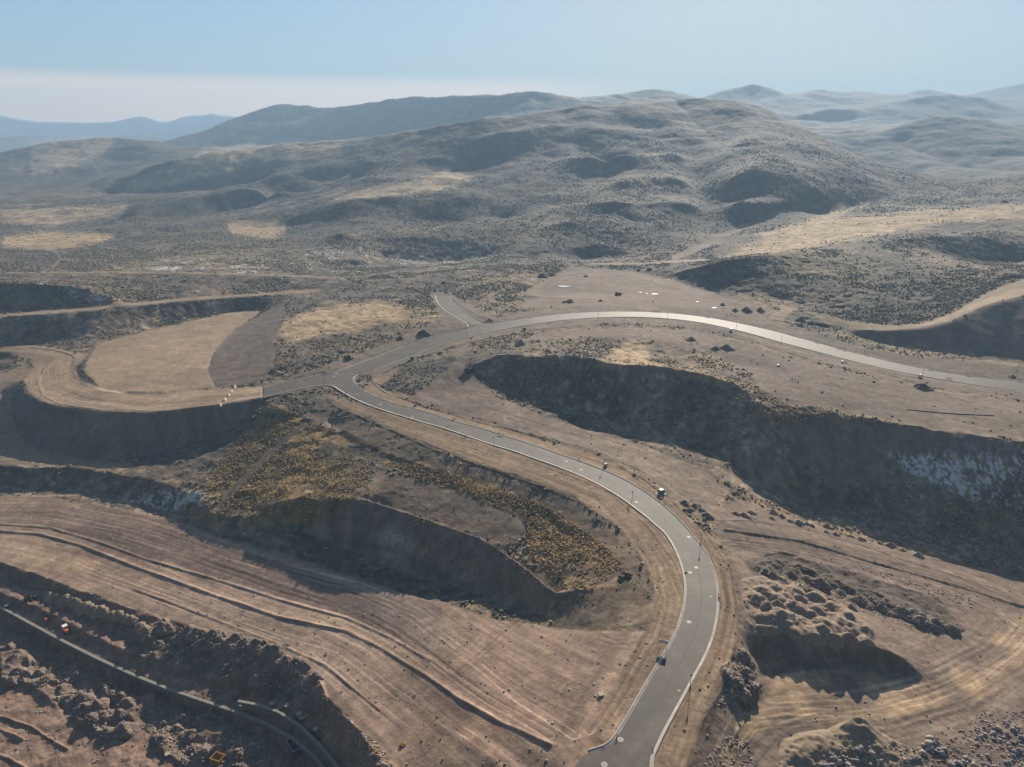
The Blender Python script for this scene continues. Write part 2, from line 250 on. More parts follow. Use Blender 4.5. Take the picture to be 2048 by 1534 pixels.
INT2 = [(760,780),(830,790),(870,760),(920,715),(960,690),(900,700),(960,765),(1060,822),(1250,880),(1400,935),(1460,980),(1400,1040),(1300,960),(1200,905),(1060,865),(960,838),(850,812)]
CIRC = [(1050,585),(1090,560),(1140,532),(1250,540),(1340,560),(1440,590),(1540,615),(1570,625),(1530,650),(1460,625),(1330,612),(1200,612),(1050,615)]
DROAD = DRF+[(2140,576)]+DRN[::-1][1:]+[(1640,645),(1540,632),(1510,640),(1560,620)]
PLAT = [(745,945),(800,950),(900,975),(1040,1010),(1060,1060),(1010,1100),(960,1072),(880,1044),(800,1017),(742,998)]
GRASS = [(545,808),(600,830),(680,880),(735,930),(742,1000),(640,1040),(560,1050),(440,1050),(395,1040),(400,990),(470,880)]
GRASS2 = [(640,850),(720,880),(850,930),(1000,975),(1120,1025),(1220,1100),(1280,1180),(1200,1180),(1120,1180),(1060,1110),(1050,1040),(960,1000),(850,965),(730,915)]
CUT = [[(530,622),(575,600),(562,640),(548,680),(557,710),(540,745),(520,768),(432,775),(415,740),(440,690),(470,660)], [(45,765),(75,801),(120,813),(200,822),(300,826),(430,812),(528,799),(528,812),(470,848),(400,884),(310,906),(170,917),(100,907),(50,880),(26,830)], DRN[:6]+[(2140,575),(2140,730),(2048,722),(1900,706),(1800,690),(1640,652)], [(1560,840),(1660,828),(1800,853),(2048,888),(2048,910),(1760,900),(1780,960),(1700,960),(1600,930)], CRESTP+[(1095,1225),(960,1190),(800,1140),(600,1060),(700,1010)]]
WEDGE = [(330,1060),(430,1085),(690,1165),(880,1215),(905,1300),(860,1315),(780,1270),(690,1230),(560,1195),(420,1150),(290,1112),(120,1065),(200,1040)]  # slope turned from the sun, its dimness painted as a mauve tone
VERGE = [(640,800),(760,855),(960,935),(1150,998),(1230,1050),(1290,1150),(1300,1240),(1200,1260),(1130,1255),(1110,1190),(1180,1150),(1150,1085),(1000,1010),(850,955),(700,885),(610,835)]
BANK = [[(290,1228),(430,1272),(560,1318),(640,1365),(655,1405),(610,1412),(540,1392),(420,1352),(300,1322),(270,1280)], [(0,1310),(60,1300),(110,1330),(90,1370),(150,1400),(215,1425),(265,1460),(240,1485),(180,1462),(120,1420),(60,1372),(0,1368)], [(200,1370),(270,1385),(350,1400),(470,1440),(560,1490),(540,1534),(400,1545),(330,1510),(290,1460),(225,1420)], [(640,1405),(700,1445),(760,1500),(800,1545),(740,1545),(690,1480)], [(1500,1130),(1560,1120),(1700,1170),(1880,1235),(1930,1265),(1850,1265),(1700,1215),(1560,1165)], [(1440,1340),(1490,1300),(1520,1370),(1480,1415)]]
RAV = [[(925,738),(1000,708),(1130,705),(1260,729),(1400,745),(1470,765),(1530,826),(1660,825),(1800,850),(2048,885),(2140,895),(2140,1160),(2048,1140),(1760,1070),(1560,1015),(1480,980),(1400,925),(1250,870),(1060,815)], [(-60,930),(150,932),(330,967),(420,1010),(560,1040),(600,1060),(560,1095),(330,1030),(200,1000),(-60,985)], [(-60,640),(200,622),(350,605),(500,595),(470,620),(280,662),(190,688),(-60,688)]]  # slopes lying in shade, lightened in colour to lift their shadows
GOLD = [[(0,470),(90,455),(230,462),(215,478),(130,500),(0,492)],[(450,440),(500,433),(570,440),(575,462),(540,475),(470,470)],[(620,395),(900,340),(960,352),(860,385),(680,398)],[(1420,515),(1530,480),(1640,440),(1760,425),(1850,415),(2140,395),(2140,430),(1900,445),(1720,475),(1560,505)],[(1500,470),(1620,432),(1720,405),(1760,402),(1640,440),(1540,475)],[(540,660),(640,610),(760,600),(820,630),(720,660),(580,690)],[(250,360),(420,290),(600,277),(700,275),(640,300),(480,330),(330,370),(240,385)],[(0,415),(200,410),(260,400),(240,430),(100,445),(0,440)],[(60,275),(150,270),(240,264),(200,300),(120,330),(60,340)],[(1290,650),(1180,735),(1330,742),(1480,775),(1420,745),(1300,728)]]
SNOW = [[(260,540),(320,515),(400,512),(425,530),(400,545)],[(455,520),(520,505),(570,520),(560,545),(470,548)],[(600,500),(660,485),(720,490),(745,530),(700,550),(620,545)],[(1770,900),(1860,885),(2048,880),(2140,890),(2140,1020),(1960,1000),(1850,955)],[(250,1000),(320,975),(420,985),(430,1010),(330,1020)],[(1690,560),(1740,540),(1780,545),(1740,575)],[(40,560),(110,560),(240,600),(180,600)],[(430,400),(590,395),(600,410),(450,425)],[(780,500),(1000,480),(1010,520),(800,530)]]
PALE = [[(745,1050),(800,1040),(830,1085),(820,1140),(770,1130)]]
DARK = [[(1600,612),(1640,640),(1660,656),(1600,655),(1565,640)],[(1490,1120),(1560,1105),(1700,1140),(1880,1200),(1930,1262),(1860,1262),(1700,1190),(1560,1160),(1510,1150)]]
RED = [[(160,640),(190,660),(195,700),(60,690),(0,680),(0,650)],[(1780,640),(2048,650),(2140,720),(1900,700)],[(700,1140),(880,1220),(900,1310),(850,1300),(700,1200)],[(0,1380),(130,1400),(160,1480),(60,1450),(0,1420)]]
DUST = [[(1560,1350),(1640,1340),(1760,1350),(1840,1380),(1960,1290),(2048,1230),(2140,1230),(2140,1290),(1960,1400),(1700,1450),(1560,1430),(1500,1480),(1440,1600),(1400,1600),(1470,1440),(1530,1380)]]
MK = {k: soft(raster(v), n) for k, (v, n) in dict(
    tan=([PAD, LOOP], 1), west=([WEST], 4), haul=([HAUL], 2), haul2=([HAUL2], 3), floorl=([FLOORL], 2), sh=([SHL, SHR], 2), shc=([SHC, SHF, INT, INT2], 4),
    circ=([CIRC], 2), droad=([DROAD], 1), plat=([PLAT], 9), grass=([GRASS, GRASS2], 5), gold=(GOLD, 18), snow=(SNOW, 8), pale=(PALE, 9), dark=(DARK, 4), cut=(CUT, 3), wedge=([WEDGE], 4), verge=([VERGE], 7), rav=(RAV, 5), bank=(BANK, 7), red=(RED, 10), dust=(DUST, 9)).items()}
DARK += [[(1470,1102),(1560,1090),(1700,1126),(1900,1197),(1990,1252),(1950,1272),(1850,1228),(1700,1178),(1560,1148),(1500,1140)], band([(612,845),(540,905),(470,975),(425,1025)], [12,12,13,14]), band([(745,830),(690,860),(640,900)], 5)]
TRACKS = [band([(-60,633),(0,631),(200,616),(350,600),(500,589),(640,580)], [6,6,7,7,6,6]), band([(-60,543),(0,543),(200,543),(350,545),(600,552),(690,556)], 3),
    band([(0,488),(60,492),(110,500),(125,515),(100,535),(80,543)], [3,4,5,5,4,3]), band([(1180,527),(1290,525),(1420,517)], 4), band([(1345,516),(1400,492),(1440,470),(1500,445),(1540,425),(1600,410),(1690,402)], [12,14,11,10,8,6,4]),
    band([(930,290),(910,300),(935,296),(905,312),(912,328),(925,334)], 3.5), band([(150,270),(170,300),(190,325),(205,345),(190,352),(120,370),(0,375)], [5,6,6,5,5,3,2]), band([(1462,193),(1470,202)], 3), band([(1880,475),(1980,445),(2060,435)], 4), band([(180,500),(90,455)], 2)]
MK['track'] = raster(TRACKS); MK['path'] = soft(raster([band([(612,845),(540,905),(470,975),(425,1025)], [9,10,11,12]), band([(745,830),(690,860),(640,900)], 4)]), 1)
def mk(k, px, py): return bil(MK[k], (py+MY)/2-.5, (px+MX)/2-.5)
# windrows and cut edges: (line, half width m, height m)
RIDGE = [(H1, 1.1, .8), (H2, 1.3, 1.1), ([(270,1180),(330,1200),(420,1235),(560,1290),(650,1330),(760,1420)], .8, .5),
    ([(770,775),(745,762),(760,750),(800,728),(900,694),(1000,671),(1100,656),(1250,646),(1400,657),(1500,682),(1650,727),(1720,745)], 1.2, .9), ([(1780,750),(1850,772),(1950,788),(2060,803)], 1.3, .9),
    ([(745,765),(770,785),(850,812),(960,845),(1060,868),(1200,905),(1290,945)], .9, .8), ([(1450,1060),(1600,1082),(1750,1126),(1900,1168),(2060,1218)], 1.3, 1.2), ([(1540,1085),(1700,1110),(1900,1160)], .6, .3),
    ([(1440,1040),(1500,1042),(1600,1055),(1720,1090),(1840,1130),(2000,1180)], 1.0, .7), ([(205,820),(120,808),(85,790),(76,765),(90,735)], .8, .6), ([(230,818),(330,823),(440,808)], .8, .5), ([(60,694),(110,700),(140,708),(150,715)], 1., .9),
    ([(990,640),(955,632),(925,612),(905,597),(895,580)], 1., .8), ([(1560,640),(1700,680),(1850,712),(2048,748)], .9, .5), ([(-20,1430),(20,1440),(60,1455),(100,1478),(135,1500)], .9, 1.1), ([(-20,1450),(0,1458),(45,1480)], .8, .9), ([(-30,1500),(20,1520),(60,1545)], .9, 1.),
    ([(1310,1220),(1290,1280),(1250,1350),(1210,1420),(1180,1475)], .5, .25), ([(1460,1130),(1485,1200),(1485,1290),(1455,1360),(1405,1445),(1380,1534)], .8, .5), ([(1250,1130),(1300,1190),(1305,1240)], .5, .25), ([(690,820),(850,892),(1060,967),(1150,1000)], .6, .35),
    ([(1090,592),(1200,600),(1330,598),(1400,615)], 1., .6), ([(640,590),(760,580),(900,560),(1060,548)], .8, .5)]
STREAK = [([(-60,1030),(0,1030),(100,1030),(250,1060),(420,1120),(560,1170),(690,1205),(800,1255),(900,1330),(1000,1400),(1130,1480)], 26, -18), ([(1430,1050),(1560,1082),(1700,1118),(1850,1155),(2000,1215),(2060,1260),(2010,1320),(1900,1380),(1760,1420),(1620,1430),(1530,1460),(1450,1560)], 16, -12),
    ([(-60,698),(0,698),(70,700),(115,712),(105,740),(110,770),(180,795),(300,806),(450,793),(525,785)], 9, -2), ([(700,805),(850,868),(1060,938),(1200,995),(1270,1060),(1320,1130),(1345,1200),(1325,1270),(1270,1360),(1210,1460)], 9, 0), ([(760,778),(850,815),(1060,878),(1250,940),(1380,1040),(1445,1130),(1460,1210),(1440,1300),(1390,1400),(1340,1520)], 8, 0),
    ([(880,715),(890,760),(950,800),(1100,845),(1250,890),(1360,945)], 7, -2), ([(1560,612),(1700,648),(1850,650),(1950,605),(2060,570)], 6, 10), ([(760,740),(900,690),(1060,655),(1250,640),(1400,650),(1600,705),(1850,765),(2060,800)], 16, 3), ([(1080,580),(1130,555),(1250,545),(1400,580),(1560,622)], 14, 8), ([(620,780),(700,830),(640,800),(600,835),(480,960),(430,1050)], 3.5, -4)]
# ------------------------------------------------------------------ terrain grid
tf = np.linspace(-math.radians(46), math.radians(46), 1250); tb = np.radians(np.r_[np.linspace(47, 313, 90)]); TT = np.r_[tf, tb]
r = [2., 10, 22, 34, 46, 56, 64, 71, 77, 82]; 
while r[-1] < 7300: r.append(r[-1]*(1+np.interp(r[-1], [85, 600, 900, 3000, 7000], [.0021, .0022, .0032, .0034, .02])))
RR = np.array(r); NRr, NTt = len(RR), len(TT)
TA, RA = np.meshgrid(TT, RR); X = RA*np.sin(TA); Y = RA*np.cos(TA)
ta = np.where(TA > math.pi, TA-2*math.pi, TA); ti = (np.clip(ta, -TH, TH)+TH)/DU
Z = bil(HS, (np.log(np.maximum(RA, 41))-U0)/DU, ti)
wout = np.clip((np.abs(ta)-math.radians(50))/math.radians(50), 0, 1); Z = Z*(1-wout)-15*wout
PX, PY = proj(X, Y, Z); front = (np.abs(ta) < math.radians(70))
_jx = fbm(X, Y, 9, 3, 1)*4; _jy = fbm(X, Y, 9, 3, 2)*2.5
qx, qy = np.clip(np.where(front, PX+_jx, -100), -110, 2150), np.clip(np.where(front, PY+_jy, 1590), -50, 1590)
m = {k: mk(k, qx, qy) for k in MK}
sx, sy = np.clip(np.where(front, PX, -100), -110, 2150), np.clip(np.where(front, PY, 1590), -50, 1590)
for k in ('track', 'droad', 'tan', 'path'): m[k] = mk(k, sx, sy)
graded0 = np.clip(np.maximum.reduce([m['tan'], m['haul'], m['haul2']*.85, m['sh'], m['shc']*.8, m['circ'], m['droad']]), 0, 1); graded = np.clip(np.maximum.reduce([m['tan'], m['west']*.8, m['haul'], m['haul2']*.85, m['floorl']*.6, m['sh'], m['shc']*.8, m['circ'], m['droad'], m['track'], m['plat']*.6, m['cut']*.75, m['verge']*.55, m['path']]), 0, 1)
far = np.clip((RA-520)/500, 0, 1); vfar = np.clip((RA-1300)/1500, 0, 1)
rough = fbm(X, Y, 5, 4, 3)
Z += (1-graded)*(1-far)*(.55*rough+.5*fbm(X, Y, 17, 3, 4))+graded*(.10*rough+.22*fbm(X, Y, 22, 2, 5))
ero = .5-np.abs(fbm(X, Y, 210, 5, 1, .55)); ero2 = .5-np.abs(fbm(X, Y, 620, 4, 2, .55))
Z += far*(1-graded0)*(-6.5*ero+2.6*fbm(X, Y, 45, 4, 5)+.6*rough)+vfar*(-9*ero2-5*ero)
DRG = [[(640,525),(655,500),(690,470),(710,440)],[(560,400),(640,370),(760,330),(800,300)],[(1210,505),(1290,470),(1380,420),(1420,380)],[(1240,420),(1300,400),(1370,360),(1380,310)],[(1450,420),(1520,380),(1560,320)]]
def near_line(w, rad, fn):
    """apply fn(index, lateral distance, arc length) to terrain vertices near a plan line"""
    w = np.asarray(w)[:, :2]; ra = np.hypot(*w.T); an = np.arctan2(w[:, 0], w[:, 1])
    i0, i1 = np.searchsorted(RR, [ra.min()-rad, ra.max()+rad]); j0, j1 = np.searchsorted(tf, [an.min()-rad/ra.min(), an.max()+rad/ra.min()]); sl = (slice(i0, i1+1), slice(j0, j1+1))
    x, y = X[sl], Y[sl]; best = np.full(x.shape, 1e9); lat = np.zeros(x.shape); arc = np.zeros(x.shape); s0 = 0
    for a, b in zip(w[:-1], w[1:]):
        d = b-a; l = np.hypot(*d)
        if l < 1e-6: continue
        d /= l; ux, uy = x-a[0], y-a[1]; t = np.clip(ux*d[0]+uy*d[1], 0, l); ex, ey = ux-d[0]*t, uy-d[1]*t; e = np.hypot(ex, ey); k = e < best
        best = np.where(k, e, best); lat = np.where(k, np.sign(ex*d[1]-ey*d[0])*e, lat); arc = np.where(k, s0+t, arc); s0 += l
    fn(sl, lat, arc)
def on_ground(pts, step=1.5):
    """survey-frame line -> plan points on the solved ground"""
    a = dense(pts, step*2); d = ray(a[:, 0], a[:, 1]); lo = np.full(len(a), 60.); t = lo.copy(); hit = np.zeros(len(a), bool)
    dt = 1.012
    prev = t.copy()
    while not hit.all() and t.max() < 20000:
        nt = np.where(hit, t, t*dt); p = d*nt[:, None]; g = bil(HS, *cell(p[:, 0], np.maximum(p[:, 1], 1)))
        newhit = ~hit & (p[:, 2]+HC <= g); prev = np.where(newhit, t, prev); t = nt; hit |= newhit
    lo, hi = prev, t
    for _ in range(14):
        mid = (lo+hi)/2; p = d*mid[:, None]; b = p[:, 2]+HC <= bil(HS, *cell(p[:, 0], np.maximum(p[:, 1], 1))); hi = np.where(b, mid, hi); lo = np.where(b, lo, mid)
    return d*hi[:, None]+np.array([0, 0, HC])
STRK = np.zeros(Z.shape)
for pts, hw, z in STREAK:
    def f(sl, lat, arc, hw=hw):
        e = np.clip(1.3-np.abs(lat)/hw, 0, 1); n = fbm(lat*1., arc*.045, 2.2, 4, 2)+.6*fbm(lat, arc*.03, .8, 2, 4)
        STRK[sl] = np.where(np.abs(lat) < hw*1.3, n*np.minimum(1, e*3), STRK[sl]); Z[sl] += .045*n*np.minimum(1, e*3)
    near_line(on_ground(pts), hw*1.4, f)
for pts, hw, ht in RIDGE:
    hw, ht = hw*.55, ht*.42
    def f(sl, lat, arc, hw=hw, ht=ht):
        n = 1+.5*fbm(arc, lat*.3, 6, 3, 3); Z[sl] += ht*n*np.exp(-(lat/hw)**2*1.6)
    near_line(on_ground(pts), hw*3, f)
# gullies of the right edge and lower embankment faces
Z += np.where(np.abs(mk('dark', qx, qy)) > .3, .9*fbm(X, Y, 4, 4, 1), 0)
lowl = m['floorl']*(1-m['haul'])*np.clip((900-sx)/200, 0, 1)
Z += lowl*.5*fbm(X, Y, 6, 4, 2)
spur = .45-np.abs(fbm(X, Y*.30+X*.1, 230, 4, 3, .5)); spur2 = .45-np.abs(fbm(X*1.0-Y*.15, Y*.35, 90, 3, 4)); Z -= np.clip((RA-850)/600, 0, 1)*np.clip((6500-RA)/2500, .25, 1)*(1-graded0)*(15*spur+5*spur2)*np.clip((Z+5)/35, .15, 1)
steep = np.clip((np.abs(np.gradient(Z, axis=0)/np.gradient(RR)[:, None])-.18)*4, 0, 1)*(RA < 900)*(RA > 90)
spur3 = .4-np.abs(fbm(ta*250, RA*.35, 26, 3, 1)); Z -= steep*(1-graded0)*(1-m['cut'])*np.clip((RA-220)/60, 0, 1)*3.2*spur3
rill = fbm(ta*240, RA*.16, 4.5, 4, 2)-np.abs(fbm(ta*240, RA*.10, 9, 3, 5))
Z += steep*(1-np.clip(graded-m['cut'], 0, 1))*np.where(m['cut'] > .3, .55, .95)*rill
clod = np.clip(m['floorl']*(1-m['haul'])+m['haul2']*(1-m['dust'])*.5+m['shc']*.35, 0, 1)
Z += clod*(.28*np.abs(fbm(X, Y, 1.8, 3, 4))+.35*np.maximum(fbm(X, Y, 7, 3, 2), 0))
TYRE = np.zeros(Z.shape)
Z += np.clip(m['bank']*1.3, 0, 1)*(2.6*np.maximum(.55-np.abs(fbm(X, Y, 15, 4, 2, .55))*1.5, -.2)+.5*fbm(X, Y, 3, 3, 4))
def tyre(pts, gauge=1.0, wdt=.28, dep=.045, tone=-.6):
    def f(sl, lat, arc):
        n = np.clip(.75+.9*fbm(arc, lat*0+pts[0][0], 14, 2, 1), 0, 1.2); g = (np.exp(-((np.abs(lat)-gauge)/wdt)**2))*n; TYRE[sl] += tone*g; Z[sl] -= dep*g; Z[sl] += dep*.6*np.exp(-((np.abs(lat)-gauge-.5)/.25)**2)*n
    near_line(on_ground(pts, 1.6), 2.4, f)
def arcp(cx, cy, rx, ry, a0, a1, n=16): return [(cx+rx*math.cos(math.radians(a)), cy+ry*math.sin(math.radians(a))) for a in np.linspace(a0, a1, n)]
for a in [(1262,1240,38,26,90,230),(1240,1255,50,30,20,140),(1222,1215,34,20,150,300),(1255,1275,34,20,60,190),(1145,1395,26,30,60,290),(1150,1400,36,40,80,270),(1148,1392,16,20,40,300),(1500,1075,16,8,0,200),(1520,1078,14,9,180,360),(1485,1120,46,24,150,330),(1490,1118,60,32,140,300),(1865,1300,16,22,90,300),(1880,1290,20,18,80,280),(2000,1240,50,40,300,450),(1990,1245,64,52,300,450),(1980,1250,80,64,290,440),(640,850,34,14,0,230),(655,845,46,20,160,360),(905,740,16,26,90,270),(915,742,24,34,90,260),(1060,815,16,9,0,300),(1105,850,24,12,20,260)]: tyre(arcp(*a))
for p_ in [[(1180,1460),(1240,1380),(1290,1300),(1315,1230),(1318,1170)],[(1195,1465),(1255,1375),(1300,1290),(1325,1210),(1315,1130)],[(1390,1500),(1420,1420),(1455,1340),(1468,1240),(1455,1140),(1400,1060)],[(1430,1520),(1470,1440),(1560,1420),(1700,1425),(1850,1400),(1960,1350),(2040,1290)],[(1450,1540),(1500,1450),(1620,1440),(1780,1415),(1930,1370),(2048,1300)],[(1440,1075),(1560,1090),(1720,1130),(1880,1175),(2000,1225)],[(1445,1088),(1570,1104),(1700,1138),(1840,1178),(1960,1228)],[(1620,1350),(1760,1370),(1880,1340),(1980,1290)],[(1540,1400),(1700,1390),(1850,1360)],[(0,1030),(140,1042),(300,1085),(450,1130),(600,1180),(720,1225),(830,1290),(960,1390),(1100,1470)],[(0,1020),(150,1030),(320,1070),(480,1120),(640,1160),(780,1205),(900,1280),(1040,1400),(1150,1470)],[(0,1085),(120,1110),(260,1160),(420,1215),(560,1265),(680,1300),(800,1390),(940,1470)],[(0,1100),(140,1135),(300,1190),(460,1245),(620,1310),(740,1400),(840,1480)],[(320,1400),(330,1440),(310,1490)],[(335,1398),(346,1440),(326,1492)],[(900,1340),(960,1280),(1020,1200)],[(920,1345),(990,1285),(1060,1230)],[(880,760),(930,800),(1040,835),(1180,880),(1300,925)],[(890,756),(945,798),(1060,832),(1200,875)],[(1095,572),(1140,552),(1220,545),(1300,555),(1310,580),(1240,592),(1150,590),(1100,580)],[(1150,560),(1200,580),(1230,588)],[(1320,590),(1420,608),(1520,622)],[(1560,618),(1700,652),(1840,655),(1930,618),(1990,585),(2048,572)],[(210,700),(300,690),(400,700)],[(220,740),(320,730),(410,735)],[(1545,648),(1530,640),(1560,620)],[(1440,715),(1500,695),(1560,690)],[(1600,760),(1750,790),(1900,805)],[(1560,745),(1700,780),(1880,812)],[(1600,790),(1760,815),(1950,835)],[(640,930-90),(580,900),(500,985),(445,1040)]]: tyre(p_, .95, .3, .06, .9 if R0.random() < .45 else -.9)
for _ in range(60):   # faint passes of graders and trucks along the haul roads
    pts, hw, z = STREAK[R0.choice([0, 0, 0, 1, 1, 2, 3, 4, 7])]; o_ = R0.uniform(-.5, .5)*hw
    w_ = on_ground(pts); t_ = np.gradient(w_[:, :2], axis=0); t_ /= np.hypot(*t_.T)[:, None]+1e-9; w_ = w_[:, :2]+np.c_[-t_[:, 1], t_[:, 0]]*o_; i0 = R0.randrange(0, max(1, len(w_)//2)); w_ = w_[i0:i0+R0.randrange(len(w_)//4, len(w_))]
    if len(w_) < 6: continue
    tn_ = R0.choice([-.8, -.5, .7])
    def f(sl, lat, arc):
        g = np.exp(-((np.abs(lat)-.95)/.3)**2)*np.clip(.6+1.2*fbm(arc, lat*0+o_, 20, 2, 3), 0, 1); TYRE[sl] += tn_*g; Z[sl] -= .025*g
    near_line(w_, 2.2, f)
# roads: cut a bed under every pavement
def smooth_edge(pts, step): return dense(pts, step)
def pairs(A, B, za, n):
    a = dense(A, 1); b = dense(B, 1); q = lambda v: v[np.linspace(0, len(v)-1, n).astype(int)]
    return q(a), q(b)
def inside(poly, x, y):
    c = np.zeros(x.shape, bool); x0, y0 = poly.T
    for a, b, p, q in zip(x0, y0, np.roll(x0, -1), np.roll(y0, -1)):
        k = (b > y) != (q > y)
        if q != b: c ^= k & (x < (p-a)*(y-b)/(q-b)+a)
    return c
LOCAL = NEAR+[(690,752),(739,735),(739,743)]+FAR[::-1][1:]+[(1200,1600),(1100,1600),(1140,1545),(1165,1515),(1179,1505),(1212,1495)]
lp = un([p[0] for p in LOCAL], [p[1] for p in LOCAL], 0)
def cw(A, z): return un([p[0] for p in A], [p[1] for p in A], z)
cn = cw(WN+[(667,770),(700,757)]+N2, np.array([0]*6+[zc(p[0]) for p in N2])); cf = cw(WF[:-1]+F2, np.array([0]*5+[zc(p[0]) for p in F2]))
sl_ = cw(SL, np.array([zstub(p[1]) for p in SL])); sr_ = cw(SR, np.array([zstub(p[1]) for p in SR]))
sl_[0, 2] = sr_[0, 2] = 5.6
cmid = np.array([[*((p+cf[np.argmin(np.hypot(*(cf[:, :2]-p[:2]).T))])/2)] for p in dense(cn, 6.)])
fine = (RA > 85)&(RA < 800)&(np.abs(ta) < math.radians(46)); iy, ix = np.nonzero(fine)
xs, ys = X[fine], Y[fine]
BED = np.zeros(Z.shape, bool); ZR = np.zeros(Z.shape)
k = inside(lp[:, :2], xs, ys); BED[iy[k], ix[k]] = True
cpoly = np.r_[cn, cf[::-1]][:, :2]; spoly = np.r_[sl_, sr_[::-1]][:, :2]
def zcoll(x, y):
    d = (x[:, None]-cmid[None, :, 0])**2+(y[:, None]-cmid[None, :, 1])**2; w = 1/(d+4)**2; return (w*cmid[None, :, 2]).sum(1)/w.sum(1)
for poly in (cpoly, spoly):
    k = inside(poly, xs, ys); BED[iy[k], ix[k]] = True
    ZR[iy[k], ix[k]] = zcoll(xs[k], ys[k]) if poly is cpoly else bil(HS, *cell(xs[k], ys[k]))
b = BED.astype(np.float32)
for _ in range(4):
    q = np.pad(b, 1, mode='edge'); b = np.maximum.reduce([q[:-2, 1:-1], q[2:, 1:-1], q[1:-1, :-2], q[1:-1, 2:], b]) if _ < 2 else (q[:-2, 1:-1]+q[2:, 1:-1]+q[1:-1, :-2]+q[1:-1, 2:]+b)/5
SHB = b
HB = bil(HS, (np.log(np.maximum(RA, 41))-U0)/DU, ti)
Z = Z*(1-SHB)+np.where(BED, np.minimum(ZR, HB)-.45, HB-.12)*SHB
NRI = np.arange(NRr)
def tz(x, y):
    """final ground height"""
    x = np.atleast_1d(np.asarray(x, float)); y = np.atleast_1d(np.asarray(y, float)); rr_ = np.hypot(x, y); i = np.interp(rr_, RR, NRI); j = (np.arctan2(x, y)-tf[0])/(tf[1]-tf[0])
    return bil(Z[:, :1250], i, j)
def at(px, py):
    """the point of the ground seen at a survey-frame position"""
    px = np.atleast_1d(np.asarray(px, float)); py = np.atleast_1d(np.asarray(py, float)); d = ray(px, py); t = np.full(len(px), 60.); hit = np.zeros(len(px), bool); prev = t.copy()
    while not hit.all() and t.max() < 15000:
        nt = np.where(hit, t, t*1.006); p = d*nt[:, None]; nh = ~hit & (p[:, 2]+HC <= tz(p[:, 0], p[:, 1])); prev = np.where(nh, t, prev); t = nt; hit |= nh
    lo, hi = prev, t
    for _ in range(14):
        mid = (lo+hi)/2; p = d*mid[:, None]; b = p[:, 2]+HC <= tz(p[:, 0], p[:, 1]); hi = np.where(b, mid, hi); lo = np.where(b, lo, mid)
    return d*hi[:, None]+np.array([0, 0, HC])
# ------------------------------------------------------------------ ground colours (albedo of soil and cover, some slopes toned for shade)
n1 = fbm(X, Y, 60, 4, 1); n2 = fbm(X, Y, 14, 4, 2); n3 = fbm(X, Y, 2.4, 3, 3); nf = fbm(X, Y, 260, 5, 4)
def lerp(c, col, w):
    return c+(np.array(col, np.float32)-c)*np.clip(w, 0, 1)[..., None]
col = np.empty(Z.shape+(3,), np.float32); col[:] = (.155, .126, .095)
col = lerp(col, (.255, .198, .118), .5+1.5*n1+.9*n2-.3*far); col = lerp(col, (.092, .083, .068), .25-1.4*n1+1.4*n3)
col = lerp(col, (.125, .105, .080), far*(.55+1.6*nf)); col = lerp(col, (.28, .215, .125), far*(-.25+1.9*nf+1.2*n2))
col = lerp(col, (.36, .275, .165), np.clip(m['gold']*1.5-.25+.9*n2+.5*n1, 0, 1)*(m['gold'] > .02)*(1-graded)); col = lerp(col, (.20, .135, .085), m['red']*.5)
col = lerp(col, (.212, .17, .134), m['shc']*(.85+.7*n2)); col = lerp(col, (.125, .102, .083), m['shc']*(.08+1.3*n1+.8*n3))
col = lerp(col, (.235, .187, .145), m['circ']); col = lerp(col, (.33, .25, .17), m['tan']*(.95+.2*n2)); col = lerp(col, (.24, .185, .14), m['tan']*(-.1+1.2*n1))
col = lerp(col, (.27, .205, .145), m['west']*.9); col = lerp(col, (.315, .238, .182), m['haul']*.97); col = lerp(col, (.225, .16, .125), m['haul']*(.1+1.3*n1)); col = lerp(col, (.40, .30, .195), m['haul']*(-.3+1.6*n2))
col = lerp(col, (.215, .166, .130), m['haul2']*.95); col = lerp(col, (.15, .12, .098), m['haul2']*(.05+1.5*n1)); col = lerp(col, (.40, .30, .185), m['dust']*(.6+1.4*n2))
col = lerp(col, (.235, .165, .125), m['floorl']*.95*(1-m['haul'])); col = lerp(col, (.16, .12, .10), m['floorl']*(-.1+1.2*n2)); col = lerp(col, (.285, .21, .14), m['sh']*.95); col = lerp(col, (.19, .14, .10), m['sh']*(.05+1.4*n2))
col = lerp(col, (.195, .145, .118), m['wedge']*.85); col = lerp(col, (.205, .16, .115), m['verge']*(.8+.5*n2)); col = lerp(col, (.13, .105, .08), m['verge']*(.0+1.2*n1+1.0*n3)); col = lerp(col, (.20, .155, .12), m['bank']*.8); col = lerp(col, (.19, .15, .115), m['plat']*.9); col = lerp(col, (.12, .095, .07), m['plat']*(-.1+1.5*n2)); col = lerp(col, (.27, .195, .11), m['plat']*(-.3+1.6*n1)); col = lerp(col, (.27, .185, .085), m['grass']*(.6+1.3*n2)*(1-m['plat'])); col = lerp(col, (.075, .065, .045), m['grass']*(.05-1.3*n2+1.2*n3))  # wedge: darker mauve paints the weak light on that slope
col = lerp(col, (.30, .235, .16), m['droad']*.95); col = lerp(col, (.30, .235, .165), m['track']*.85); col = lerp(col, (.10, .085, .07), m['dark']*.85)
